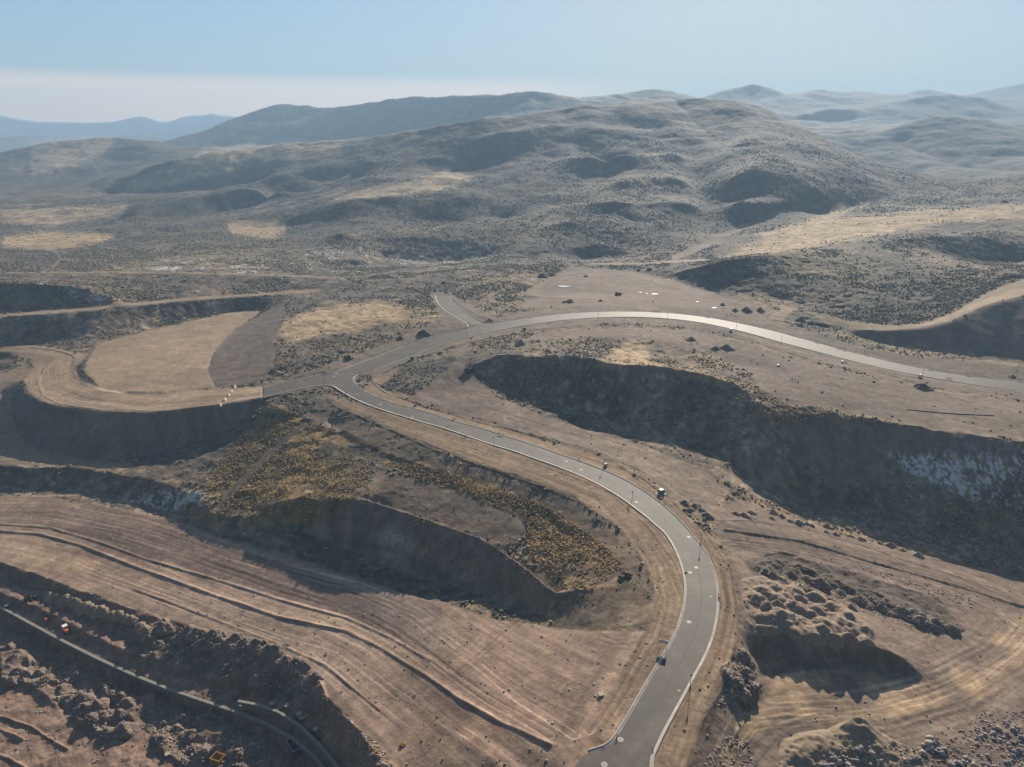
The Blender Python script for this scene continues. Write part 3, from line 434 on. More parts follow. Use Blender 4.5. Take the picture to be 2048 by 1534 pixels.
col = lerp(col, (.125, .10, .08), m['path']*.95); col = lerp(col, (.245, .20, .165), m['red']*(m['haul'])*.6); col = lerp(col, (.215, .18, .145), m['rav']*np.clip(.45+1.3*n2+.8*n1, 0, .9)); col = lerp(col, (.33, .27, .185), m['rav']*np.clip(-.35+2.2*n3+1.2*n2, 0, .8)); col = lerp(col, (.225, .178, .145), m['cut']*(.75+.5*n2)); col = lerp(col, (.15, .118, .10), m['cut']*np.clip(.1+1.8*n2+.9*n3, 0, .8)); col = lerp(col, (.30, .28, .25), m['pale']*np.clip(.5+2.0*n2+1.0*n1, 0, .95))  # rav and cut: colour raised to brighten faces that lie in shade
sp1 = fbm(X, Y, 2.2, 2, 1)*np.interp(RA, [250, 700], [1, .0])+fbm(X, Y, 5, 2, 2)*np.interp(RA, [300, 600, 1500], [0, 1, .2])+fbm(X, Y, 12, 2, 4)*np.interp(RA, [700, 1400, 3500], [0, 1, .5])
col *= np.exp(np.clip(.48*STRK*np.maximum(graded, .4)+.16*n3*(1-far)+.12*n2+.75*sp1*(1-graded)+.26*sp1*graded+.42*np.clip(TYRE, -1.2, 1.2)+.25*steep*rill, -1.2, 1.0))[..., None]
col = lerp(col, (.72, .74, .78), np.clip((m['snow']-.2)*1.6, 0, 1)*np.clip((fbm(X, Y, .9, 2, 5)*np.interp(RA, [200, 420], [1.2, .4])+fbm(X*1.3, Y*.7, 1.6, 3, 1)*np.interp(RA, [180, 420], [.5, .8])+.7*n2-.25)*4, 0, .75)*(1-graded))
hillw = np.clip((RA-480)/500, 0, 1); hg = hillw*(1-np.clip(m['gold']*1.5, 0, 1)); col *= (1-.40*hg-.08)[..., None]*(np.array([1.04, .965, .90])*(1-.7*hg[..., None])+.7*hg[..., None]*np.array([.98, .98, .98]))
col = np.clip(col, .02, .9)
# ------------------------------------------------------------------ scene helpers
sc = bpy.context.scene; COL = sc.collection
def mesh_from(name, V, Fq, smooth=False):
    me = bpy.data.meshes.new(name); V = np.asarray(V, np.float32); Fq = np.asarray(Fq, np.int32); n = Fq.shape[1]
    me.vertices.add(len(V)); me.vertices.foreach_set('co', V.ravel()); me.loops.add(Fq.size); me.loops.foreach_set('vertex_index', Fq.ravel())
    me.polygons.add(len(Fq)); me.polygons.foreach_set('loop_start', np.arange(0, Fq.size, n, dtype=np.int32)); me.polygons.foreach_set('loop_total', np.full(len(Fq), n, np.int32))
    if smooth: me.polygons.foreach_set('use_smooth', np.ones(len(Fq), bool))
    me.update(calc_edges=True); return me
def paint(me, c, name='Col'):
    a = me.color_attributes.new(name, 'FLOAT_COLOR', 'POINT'); c = np.asarray(c, np.float32); a.data.foreach_set('color', np.c_[c.reshape(-1, 3), np.ones(c.size//3, np.float32)].ravel())
def link(name, me, mat=None, parent=None):
    o = bpy.data.objects.new(name, me); COL.objects.link(o)
    if mat is not None: me.materials.clear(); me.materials.append(mat)
    if parent is not None: o.parent = parent
    return o
def tag(o, label=None, cat=None, group=None, kind=None):
    for k_, v in (('label', label), ('category', cat), ('group', group), ('kind', kind)):
        if v: o[k_] = v
    return o
def empty(name, loc, rz=0., label=None, cat=None, group=None):
    o = bpy.data.objects.new(name, None); o.empty_display_size = .3; COL.objects.link(o); o.location = loc; o.rotation_euler = (0, 0, rz); return tag(o, label, cat, group)
def copy_thing(o, loc, rz, label, group=None):
    c = o.copy(); COL.objects.link(c); c.location = loc; c.rotation_euler = (0, 0, rz); c['label'] = label
    if group: c['group'] = group
    for ch in o.children:
        d = ch.copy(); COL.objects.link(d); d.parent = c
        for g in ch.children:
            e = g.copy(); COL.objects.link(e); e.parent = d
    return c
def mat(name, base=(.5, .5, .5), rough=.8, metal=0., attr=None, nscale=None, namp=.25, bump=0., bscale=None, spec=.5, emit=None):
    M = bpy.data.materials.new(name); M.use_nodes = True; N = M.node_tree.nodes; K = M.node_tree.links; B = N['Principled BSDF']
    B.inputs['Roughness'].default_value = rough; B.inputs['Metallic'].default_value = metal; B.inputs['Specular IOR Level'].default_value = spec
    if attr:
        A = N.new('ShaderNodeVertexColor'); A.layer_name = attr; out = A.outputs['Color']
    else:
        A = N.new('ShaderNodeRGB'); A.outputs[0].default_value = (*base, 1); out = A.outputs[0]
    tc = N.new('ShaderNodeTexCoord')
    if nscale:
        T = N.new('ShaderNodeTexNoise'); T.inputs['Scale'].default_value = nscale; T.inputs['Detail'].default_value = 6; T.inputs['Roughness'].default_value = .65; K.new(tc.outputs['Object'], T.inputs['Vector'])
        Rm = N.new('ShaderNodeMapRange'); Rm.inputs['To Min'].default_value = 1-namp; Rm.inputs['To Max'].default_value = 1+namp; Rm.inputs['From Min'].default_value = .25; Rm.inputs['From Max'].default_value = .75; K.new(T.outputs['Fac'], Rm.inputs['Value'])
        X_ = N.new('ShaderNodeVectorMath'); X_.operation = 'SCALE'; K.new(out, X_.inputs[0]); K.new(Rm.outputs[0], X_.inputs['Scale']); out = X_.outputs[0]
    K.new(out, B.inputs['Base Color'])
    if bump:
        T2 = N.new('ShaderNodeTexNoise'); T2.inputs['Scale'].default_value = bscale or nscale; T2.inputs['Detail'].default_value = 8; T2.inputs['Roughness'].default_value = .7; K.new(tc.outputs['Object'], T2.inputs['Vector'])
        Bu = N.new('ShaderNodeBump'); Bu.inputs['Strength'].default_value = 1; Bu.inputs['Distance'].default_value = bump; K.new(T2.outputs['Fac'], Bu.inputs['Height']); K.new(Bu.outputs['Normal'], B.inputs['Normal'])
    return M
def ico(sub=0):
    t = (1+5**.5)/2
    v = np.array([(-1,t,0),(1,t,0),(-1,-t,0),(1,-t,0),(0,-1,t),(0,1,t),(0,-1,-t),(0,1,-t),(t,0,-1),(t,0,1),(-t,0,-1),(-t,0,1)], float); v /= np.linalg.norm(v[0])
    f = [(0,11,5),(0,5,1),(0,1,7),(0,7,10),(0,10,11),(1,5,9),(5,11,4),(11,10,2),(10,7,6),(7,1,8),(3,9,4),(3,4,2),(3,2,6),(3,6,8),(3,8,9),(4,9,5),(2,4,11),(6,2,10),(8,6,7),(9,8,1)]
    for _ in range(sub):
        v = list(map(tuple, v)); c = {}; g = []
        def mid(a, b):
            k_ = (min(a, b), max(a, b))
            if k_ not in c: p = np.array(v[a])+np.array(v[b]); v.append(tuple(p/np.linalg.norm(p))); c[k_] = len(v)-1
            return c[k_]
        for a, b, d in f:
            x, y, z = mid(a, b), mid(b, d), mid(d, a); g += [(a, x, z), (b, y, x), (d, z, y), (x, y, z)]
        f = g; v = np.array(v)
    return np.array(v), np.array(f)
# ------------------------------------------------------------------ terrain object
V = np.stack([X, Y, Z], -1).reshape(-1, 3); ids = np.arange(NRr*NTt).reshape(NRr, NTt)
nxt = np.roll(ids, -1, 1); Fq = np.stack([ids[:-1], nxt[:-1], nxt[1:], ids[1:]], -1).reshape(-1, 4)[:, ::-1]
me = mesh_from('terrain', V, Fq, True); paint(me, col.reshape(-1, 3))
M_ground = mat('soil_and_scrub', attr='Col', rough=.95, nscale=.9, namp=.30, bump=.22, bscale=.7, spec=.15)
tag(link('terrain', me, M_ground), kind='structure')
# ------------------------------------------------------------------ pavement
def tess(poly3, name, m_, zoff):
    from mathutils.geometry import tessellate_polygon
    p = [Vector(v) for v in poly3]; tr = tessellate_polygon([[Vector((v[0], v[1], 0)) for v in poly3]])
    Vv = np.array(poly3)+np.array([0, 0, zoff]); Ff = []
    for a, b_, c in tr:
        n = np.cross(Vv[b_]-Vv[a], Vv[c]-Vv[a])[2]; Ff.append((a, b_, c) if n > 0 else (a, c, b_))
    return tag(link(name, mesh_from(name, Vv, Ff), m_), kind='structure')
def chaikin(p, n=2, closed=False):
    p = np.array(p, float)
    for _ in range(n):
        q = p[:-1]*.75+p[1:]*.25; s = p[:-1]*.25+p[1:]*.75; o = np.empty((len(q)*2, p.shape[1])); o[0::2] = q; o[1::2] = s; p = np.r_[p[:1], o, p[-1:]]
    return p
def asphalt_mat(name, base, sp=.22):
    M = mat(name, base, .62, 0, None, .35, .16, .006, 18, sp); N = M.node_tree.nodes; K = M.node_tree.links; B = N['Principled BSDF']
    tc = N.new('ShaderNodeTexCoord'); T = N.new('ShaderNodeTexNoise'); T.inputs['Scale'].default_value = 6; T.inputs['Detail'].default_value = 4; K.new(tc.outputs['Object'], T.inputs['Vector'])
    Rm = N.new('ShaderNodeMapRange'); Rm.inputs['To Min'].default_value = .56; Rm.inputs['To Max'].default_value = .8; K.new(T.outputs['Fac'], Rm.inputs['Value']); K.new(Rm.outputs[0], B.inputs['Roughness'])
    src = B.inputs['Base Color'].links[0].from_socket; D1 = N.new('ShaderNodeTexNoise'); D1.inputs['Scale'].default_value = .11; D1.inputs['Detail'].default_value = 9; D1.inputs['Roughness'].default_value = .72; K.new(tc.outputs['Object'], D1.inputs['Vector'])
    r1 = N.new('ShaderNodeMapRange'); r1.inputs['From Min'].default_value = .50; r1.inputs['From Max'].default_value = .72; r1.inputs['To Max'].default_value = .6; K.new(D1.outputs['Fac'], r1.inputs['Value'])
    X2 = N.new('ShaderNodeMix'); X2.data_type = 'RGBA'; K.new(r1.outputs[0], X2.inputs['Factor']); K.new(src, X2.inputs['A']); X2.inputs['B'].default_value = (.20, .158, .115, 1)
    D2 = N.new('ShaderNodeTexNoise'); D2.inputs['Scale'].default_value = .5; D2.inputs['Detail'].default_value = 5; K.new(tc.outputs['Object'], D2.inputs['Vector']); r2 = N.new('ShaderNodeMapRange'); r2.inputs['From Min'].default_value = .58; r2.inputs['From Max'].default_value = .7; r2.inputs['To Max'].default_value = .35; K.new(D2.outputs['Fac'], r2.inputs['Value'])
    X3 = N.new('ShaderNodeMix'); X3.data_type = 'RGBA'; K.new(r2.outputs[0], X3.inputs['Factor']); K.new(X2.outputs['Result'], X3.inputs['A']); X3.inputs['B'].default_value = (.06, .055, .05, 1); K.new(X3.outputs['Result'], B.inputs['Base Color']); return M
M_asph = asphalt_mat('asphalt', (.072, .060, .047)); M_asph2 = asphalt_mat('asphalt_collector', (.088, .071, .053), .17); M_seam = mat('asphalt_seam', (.055, .052, .05), .8, 0, None, 3, .3)
lpS = np.r_[chaikin(lp[:len(NEAR)]), lp[len(NEAR):len(NEAR)+2], chaikin(lp[len(NEAR)+2:len(NEAR)+2+len(FAR)]), lp[len(NEAR)+2+len(FAR):]]
tess(lpS, 'local_road', M_asph, .02)
def ribbon(a, b, name, m_, zoff, na=10, step=3.):
    a = dense(a, step/2); n = max(8, int(len(a)/2)); a = a[np.linspace(0, len(a)-1, n).astype(int)]; bb = dense(b, .5)
    B_ = np.array([bb[np.argmin(((bb[:, :2]-p[:2])**2).sum(1))] for p in a]); B_[0], B_[-1] = b[0], b[-1]
    w = np.linspace(0, 1, na); Vv = (a[:, None]*(1-w)[None, :, None]+B_[:, None]*w[None, :, None]); Vv[..., 2] += zoff
    id_ = np.arange(n*na).reshape(n, na); Fq_ = np.stack([id_[:-1, :-1], id_[1:, :-1], id_[1:, 1:], id_[:-1, 1:]], -1).reshape(-1, 4)
    me_ = mesh_from(name, Vv.reshape(-1, 3), Fq_)
    if me_.polygons[0].normal.z < 0: me_.flip_normals()
    return tag(link(name, me_, m_), kind='structure')
cnS, cfS = chaikin(cn), chaikin(cf)
ribbon(cnS, cfS, 'collector_road', M_asph2, .026); ribbon(chaikin(sl_), chaikin(sr_), 'side_road', M_asph2, .032)
# kerbs: gutter pan plus upstand, swept along traced edges
M_conc = mat('kerb_concrete', (.45, .395, .32), .9, 0, None, .5, .3, .01, 20)
def sweep(lines, prof, name, m_):
    Vs, Fs, o = [], [], 0
    for w, side in lines:
        w = np.asarray(w, float); keep = np.r_[True, np.hypot(*np.diff(w[:, :2], axis=0).T) > .05]; w = w[keep]
        t = np.gradient(w[:, :2], axis=0); t /= np.hypot(*t.T)[:, None]; n = np.c_[-t[:, 1], t[:, 0]]*side
        v = np.stack([np.c_[w[:, :2]+n*pu, w[:, 2]+pz] for pu, pz in prof], 1); k_ = len(prof); id_ = np.arange(len(w)*k_).reshape(len(w), k_)+o
        Vs.append(v.reshape(-1, 3)); q = np.stack([id_[:-1], np.roll(id_, -1, 1)[:-1], np.roll(id_, -1, 1)[1:], id_[1:]], -1).reshape(-1, 4); Fs.append(q); o += len(w)*k_
    return link(name, mesh_from(name, np.concatenate(Vs), np.concatenate(Fs)), m_)
KP = [(-.05, .0), (.0, .035), (.42, .05), (.46, .17), (.72, .17), (.78, -.5), (-.05, -.5)]
def edge(pts, z=0.): return chaikin(cw(pts, z))
k1 = [(1179,1505),(1212,1495)]+NEAR+WN[::-1][1:]
k2 = [p for p in FAR]+N2[1:]
kz2 = np.array([0]*len(FAR)+[zc(p[0]) for p in N2[1:]])
k3 = WF[:-1]+[p for p in F2 if p[0] < 930]+[(934,655.5),(938,651.5)]+SL[1:]
kz3 = np.array([0]*5+[zc(p[0]) for p in F2 if p[0] < 930]+[5.4,5.6]+[zstub(p[1]) for p in SL[1:]])
k4 = SR[::-1][:-2]+[(968,646)]+[p for p in F2 if p[0] > 990]; kz4 = np.array([zstub(p[1]) for p in SR[::-1][:-2]]+[5.9]+[zc(p[0]) for p in F2 if p[0] > 990])
tag(sweep([(edge(k1), 1), (edge(k2, kz2), -1), (edge(k3, kz3), 1), (edge(k4, kz4), 1)], KP, 'kerb', M_conc), kind='structure')
# crown seams of the paving
def strip(w, wd, name, m_, dz):
    w = np.asarray(w); t = np.gradient(w[:, :2], axis=0); t /= np.hypot(*t.T)[:, None]; n = np.c_[-t[:, 1], t[:, 0]]*wd/2
    Vv = np.stack([np.c_[w[:, :2]-n, w[:, 2]+dz], np.c_[w[:, :2]+n, w[:, 2]+dz]], 1); i_ = np.arange(len(w)*2).reshape(-1, 2); return mesh_from(name, Vv.reshape(-1, 3), np.stack([i_[:-1, 0], i_[1:, 0], i_[1:, 1], i_[:-1, 1]], -1))
_l = dense(lp[:31], .5); _f = dense(lp[len(NEAR)+2:][::-1][10:], .5)
mid = np.array([(p+_f[np.argmin(((_f[:, :2]-p[:2])**2).sum(1))])/2 for p in dense(lp[:31], 3.)])
mm = strip(chaikin(mid), .16, 'paving_seam', M_seam, .026)
if mm.polygons[0].normal.z < 0: mm.flip_normals()
tag(link('paving_seam', mm, M_seam), kind='structure')
# ------------------------------------------------------------------ small mesh builder
class MB:
    def __init__(s): s.v = []; s.f = []
    def add(s, v, f):
        o = len(s.v); s.v += [tuple(map(float, p)) for p in v]; s.f += [tuple(i+o for i in q) for q in f]; return s
    def box(s, c, d, rz=0., taper=1.):
        x, y, z = (q/2 for q in d); cs, sn = math.cos(rz), math.sin(rz)
        p = [(a*x*(taper if k_ > 0 else 1), b_*y*(taper if k_ > 0 else 1), k_*z) for k_ in (-1, 1) for a, b_ in ((-1,-1),(1,-1),(1,1),(-1,1))]
        return s.add([(c[0]+a*cs-b_*sn, c[1]+a*sn+b_*cs, c[2]+k_) for a, b_, k_ in p], [(3,2,1,0),(4,5,6,7),(0,1,5,4),(1,2,6,5),(2,3,7,6),(3,0,4,7)])
    def lathe(s, prof, n=10, c=(0, 0, 0), axis='z'):
        v = []
        for r_, z in prof:
            for k_ in range(n):
                a = 2*math.pi*k_/n; p = (r_*math.cos(a), r_*math.sin(a), z)
                if axis == 'x': p = (p[2], p[0], p[1])
                if axis == 'y': p = (p[0], p[2], p[1])
                v.append((c[0]+p[0], c[1]+p[1], c[2]+p[2]))
        m_ = len(prof); f = [(i*n+k_, i*n+(k_+1) % n, (i+1)*n+(k_+1) % n, (i+1)*n+k_) for i in range(m_-1) for k_ in range(n)]
        f += [tuple(range(n))[::-1], tuple(range((m_-1)*n, m_*n))]; return s.add(v, f)
    def prism(s, poly, x0, x1):
        n = len(poly); v = [(x0, a, b_) for a, b_ in poly]+[(x1, a, b_) for a, b_ in poly]
        return s.add(v, [tuple(range(n))[::-1], tuple(range(n, 2*n))]+[(i, (i+1) % n, n+(i+1) % n, n+i) for i in range(n)])
    def build(s, name, m_, parent=None):
        import bmesh
        me_ = bpy.data.meshes.new(name); me_.from_pydata(s.v, [], s.f); b_ = bmesh.new(); b_.from_mesh(me_); bmesh.ops.recalc_face_normals(b_, faces=b_.faces); b_.to_mesh(me_); b_.free()
        return link(name, me_, m_, parent)
M_black = mat('black_paint', (.012, .012, .013), .45, .3, None, 6, .3); M_glass = mat('lantern_glass', (.55, .55, .5), .25); M_red = mat('hydrant_red', (.45, .035, .025), .5, 0, None, 9, .25)
M_or = mat('orange_plastic', (.75, .16, .04), .6, 0, None, 5, .2); M_wh = mat('white_paint', (.78, .76, .72), .6, 0, None, 4, .15); M_grn = mat('utility_green', (.10, .15, .09), .55, 0, None, 3, .2); M_iron = mat('cast_iron', (.16, .135, .11), .6, .5, None, 9, .3)
M_coll = mat('manhole_collar', (.44, .405, .35), .85, 0, None, 5, .18); M_block = mat('cream_concrete', (.50, .43, .30), .9, 0, None, 2.2, .22, .01, 9); M_yel = mat('machine_yellow', (.40, .23, .045), .6, 0, None, 2, .35); M_tyre = mat('tyre', (.02, .02, .02), .9)
M_steel = mat('rusted_steel', (.11, .12, .125), .6, .5, None, 1.5, .4); M_rim = mat('pale_rim', (.36, .36, .34), .6, .2, None, 3, .3); M_wood = mat('weathered_wood', (.36, .27, .17), .9, 0, None, 6, .35); M_grey = mat('grey_block', (.36, .35, .33), .9, 0, None, 4, .25)
M_pole = mat('galvanised', (.32, .32, .32), .4, .8, None, 8, .2); M_ice = mat('ice', (.50, .53, .56), .3, 0, None, .6, .2); M_felt = mat('silt_tube', (.035, .04, .036), .9, 0, None, 3, .4)
def pl(px, py): return at(px, py)[0]
# lamp posts
def lamp_proto():
    t = empty('street_lamp', (0, 0, 0))
    MB().lathe([(.24, -.3), (.24, .05), (.20, .12), (.17, .5), (.11, .62), (.07, .7)], 10).build('base', M_black, t)
    MB().lathe([(.065, .6), (.055, 3.0), (.05, 3.05), (.09, 3.08), (.09, 3.12)], 8).build('pole', M_black, t)
    l = MB().lathe([(.10, 3.12), (.17, 3.22), (.21, 3.55), (.21, 3.58)], 8).build('lantern', M_glass, t)
    MB().lathe([(.27, 3.58), (.25, 3.64), (.12, 3.78), (.03, 3.82), (.02, 3.95)], 8).build('lantern_cap', M_black, l)
    return t
LAMPS = [((1380,1376), 'black lamp post at the kerb beside the dark boulder heap, nearest the lower crossing'), ((1401,1090), 'black lamp post on the outer kerb where the dirt haul road meets the bend'), ((1208,937), 'black lamp post standing right beside a small green utility box'), ((1264,1002), 'black lamp post with a red hydrant at its foot, opposite the big transformer'),
    ((909,840), 'black lamp post with a small orange and white box at its foot'), ((988,890), 'black lamp post on the lower kerb halfway along the straight stretch'), ((715,802), 'black lamp post on the outer kerb just below the T junction'), ((649,771), 'black lamp post on the junction corner beside the dead end stub'), ((933,674), 'black lamp post on the wide road opposite the mouth of the side road'),
    ((1061,648.5), 'thin lamp post on the wide road, next one uphill past the side road mouth'), ((1196,637.5), 'thin lamp post on the inner kerb just left of the top of the wide bend'), ((1334.6,638), 'thin lamp post on the inner kerb just right of the top of the wide bend'), ((1472,661), 'thin lamp post on the wide road next to a white box'), ((1562,686), 'thin lamp post near the vehicle tracks that cross the verge'), ((1729,704), 'thin lamp post on the far kerb below the dark cut slope'), ((1845,753), 'thin lamp post with a white and black cabinet at its foot, near the frame edge')]
t0 = lamp_proto()
for i, ((x, y), lb) in enumerate(LAMPS):
    p = pl(x, y)
    if i == 0: t0.location = p; t0['label'] = lb; t0['category'] = 'street lamp'; t0['group'] = 'lamp posts along the new roads'; o = t0
    else: o = copy_thing(t0, p, R0.random()*6, lb)
# hydrants
def hydrant_proto():
    t = empty('fire_hydrant', (0, 0, 0))
    MB().lathe([(.19, -.2), (.19, .05), (.14, .08), (.13, .6), (.17, .63), (.17, .68)], 10).build('barrel', M_red, t)
    MB().lathe([(.16, .68), (.14, .8), (.06, .88), (.04, .95)], 10).build('bonnet', M_red, t)
    MB().lathe([(.07, -.26), (.07, .26)], 8, (0, 0, .5), 'x').build('outlet', M_red, t); return t
HYD = [((1158,919), 'red fire hydrant behind the upper kerb of the straight, between two manhole collars'), ((932,873), 'red fire hydrant on the lower kerb of the straight with a dark shadow'), ((1257,1014), 'red fire hydrant beside the lamp post on the inside of the bend'), ((1438,1199), 'red fire hydrant on the outer verge at the tightest part of the bend'), ((691,789), 'red fire hydrant on the outer verge below the junction'), ((872.5,694), 'red fire hydrant on the near kerb of the wide road before the side road')]
t0 = hydrant_proto()
for i, ((x, y), lb) in enumerate(HYD):
    p = pl(x, y)
    if i == 0: t0.location = p; tag(t0, lb, 'hydrant', 'red hydrants along the kerbs')
    else: copy_thing(t0, p, R0.random()*6, lb)
# orange delineators and cones
def post_proto():
    t = empty('traffic_post', (0, 0, 0)); MB().lathe([(.26, 0), (.26, .05), (.12, .1)], 8).build('base', M_tyre, t); MB().lathe([(.12, .08), (.10, .75), (.13, .8), (.13, 1.05), (.06, 1.12)], 10).build('post', M_or, t); return t
t0 = post_proto(); t0.location = pl(1206,1500); tag(t0, 'upright orange traffic post on the kerb end of the lower crossing', 'traffic post', 'orange traffic posts')
for (x, y), lb in [((1234,1477), 'orange traffic post at the bend of the kerb beside a manhole collar'), ((1306,1501), 'orange traffic post leaning on the right kerb of the lower crossing'), ((1437,1193), 'short orange traffic post next to the hydrant at the tightest bend')]: copy_thing(t0, pl(x, y), 1.2, lb)
# barricades
M_str = mat('striped_board', (.72, .15, .04), .6); _n = M_str.node_tree.nodes; _k = M_str.node_tree.links; _t = _n.new('ShaderNodeTexCoord'); _w = _n.new('ShaderNodeTexWave'); _w.inputs['Scale'].default_value = .7; _k.new(_t.outputs['Object'], _w.inputs['Vector']); _r = _n.new('ShaderNodeValToRGB'); _r.color_ramp.interpolation = 'CONSTANT'; _r.color_ramp.elements[0].color = (.72, .13, .04, 1); _r.color_ramp.elements[1].color = (.75, .7, .66, 1); _r.color_ramp.elements[1].position = .68; _k.new(_w.outputs['Fac'], _r.inputs[0]); _k.new(_r.outputs[0], _n['Principled BSDF'].inputs['Base Color'])
def barricade_proto():
    t = empty('barricade', (0, 0, 0))
    for s in (-1, 1): MB().prism([(-.45, 0), (-.38, 0), (.03, 1.0), (-.03, 1.0)], s*1.0-.03, s*1.0+.03).prism([(.45, 0), (.38, 0), (-.03, 1.0), (.03, 1.0)], s*1.0-.03, s*1.0+.03).build('leg', M_pole, t)
    MB().box((0, -.05, .95), (2.5, .05, .32)).build('board', M_str, t)
    return t
BAR = [(614,761,1.3,'orange barricade lying out on the dead end stub road'), (650,750,.4,'orange barricade on the far kerb by the junction, left end of the row'), (656,747,.2,'orange barricade in the middle of the row on the far kerb by the junction'), (663,744,.5,'orange barricade at the right end of the row on the far kerb by the junction'), (720,748,.3,'orange barricade on the inner corner kerb of the junction'), (814,692,.4,'orange barricade on the far kerb of the wide road above the junction'), (937,648,2.2,'orange barricade on the left corner of the side road'), (874,609,2.3,'orange barricade near the far end of the side road'), (1002,871,-.3,'orange barricade lying on the upper kerb of the straight'), (1309,623.5,0,'orange barricade at the top of the wide bend, left one of a pair'), (1318,624,.1,'orange barricade at the top of the wide bend, right one of a pair'), (1415,635,-.2,'orange barricade on the far kerb before the dirt access'), (1527,655,1.2,'orange barricade at the corner of the dirt access'), (1634,686,-.3,'orange barricade on the far kerb just past the dirt access mound'), (1676,697,-.3,'fallen barricade on the far kerb, left one of two'), (1687,700,-.3,'fallen barricade on the far kerb, right one of two'), (1860,739,-.2,'orange barricade on the far kerb opposite the white and black cabinet'), (1936,751,-.2,'orange barricade on the far kerb near the frame edge'), (1897,760,-.2,'pale orange barricade on the near kerb near the frame edge'), (2038,762,-.2,'barricade on the far kerb at the very edge of the frame'), (1326,1002,-.7,'orange and white barricade in front of the big green transformer')]
t0 = barricade_proto()
for i, (x, y, rz, lb) in enumerate(BAR):
    p = pl(x, y)
    if i == 0: t0.location = p; t0.rotation_euler = (0, 0, rz); tag(t0, lb, 'barricade', 'orange barricades on the roads')
    else: copy_thing(t0, p, rz, lb)
# utility boxes
def box_thing(name, px, py, d, m_, lb, cat, rz=.3, padm=M_coll, grp=None, cap=True):
    p = pl(px, py); t = empty(name, p, rz, lb, cat, grp)
    MB().box((0, 0, .0), (d[0]*1.7, d[1]*1.6, .30)).build('pad', padm, t)
    b_ = MB().box((0, 0, .15+d[2]*.42), (d[0], d[1], d[2]*.84)); b_.build('cabinet', m_, t)
    if cap: MB().box((0, 0, .15+d[2]*.92), (d[0]*1.06, d[1]*1.06, d[2]*.16), 0, .8).build('lid', m_, t)
    MB().box((-d[0]*.02, -d[1]*.5-.02, .15+d[2]*.45), (.06, .04, d[2]*.3)).build('handle', M_pole, t)
G = 'utility boxes on the verges'
box_thing('transformer_box', 1322, 988, (1.9,1.6,1.7), M_grn, 'large green transformer box on a wide pale pad by the outer kerb of the bend', 'utility box', .5, M_coll, G)
box_thing('transformer_box', 1211, 933, (1.1,1.0,1.1), M_grn, 'small green utility box behind the upper kerb, next to a lamp post', 'utility box', .4, M_grey, G)
box_thing('transformer_box', 831, 812, (1.0,.9,1.0), M_grn, 'small green utility box on the upper verge near the start of the straight', 'utility box', .4, M_grey, G)
box_thing('transformer_box', 824, 719, (1.9,1.6,1.6), M_grn, 'green transformer box on a pale pad beside the wide road above the junction', 'utility box', .4, M_coll, G)
box_thing('utility_cabinet', 1461.5, 662, (1.6,1.2,1.4), M_wh, 'white utility cabinet beside the lamp post near the dirt access', 'utility box', .1, M_grey, G)
box_thing('utility_cabinet', 1839.5, 755, (1.5,1.2,1.6), M_wh, 'white cabinet at the foot of the last lamp post on the near kerb', 'utility box', .2, M_black, G)
box_thing('utility_cabinet', 1684, 725, (1.6,.8,.8), M_wh, 'low white box on the tan verge below the wide road', 'utility box', .5, M_grey, G)
box_thing('utility_cabinet', 1556, 732, (1.6,.7,.7), M_wh, 'low white box on bare ground by the scrubby ridge', 'utility box', .6, M_grey, G)
box_thing('utility_cabinet', 1515, 725, (.5,.4,1.1), M_wh, 'slim white and yellow box at the end of the scrubby ridge', 'utility box', .6, M_yel, G)
box_thing('utility_cabinet', 943, 676.5, (.9,.7,.8), M_grn, 'tiny green box on the near verge opposite the side road', 'utility box', .6, M_grey, G)
box_thing('meter_box', 906, 841, (.7,.5,.5), M_or, 'small orange box with white pad at the foot of a lamp post', 'utility box', .6, M_wh, G)
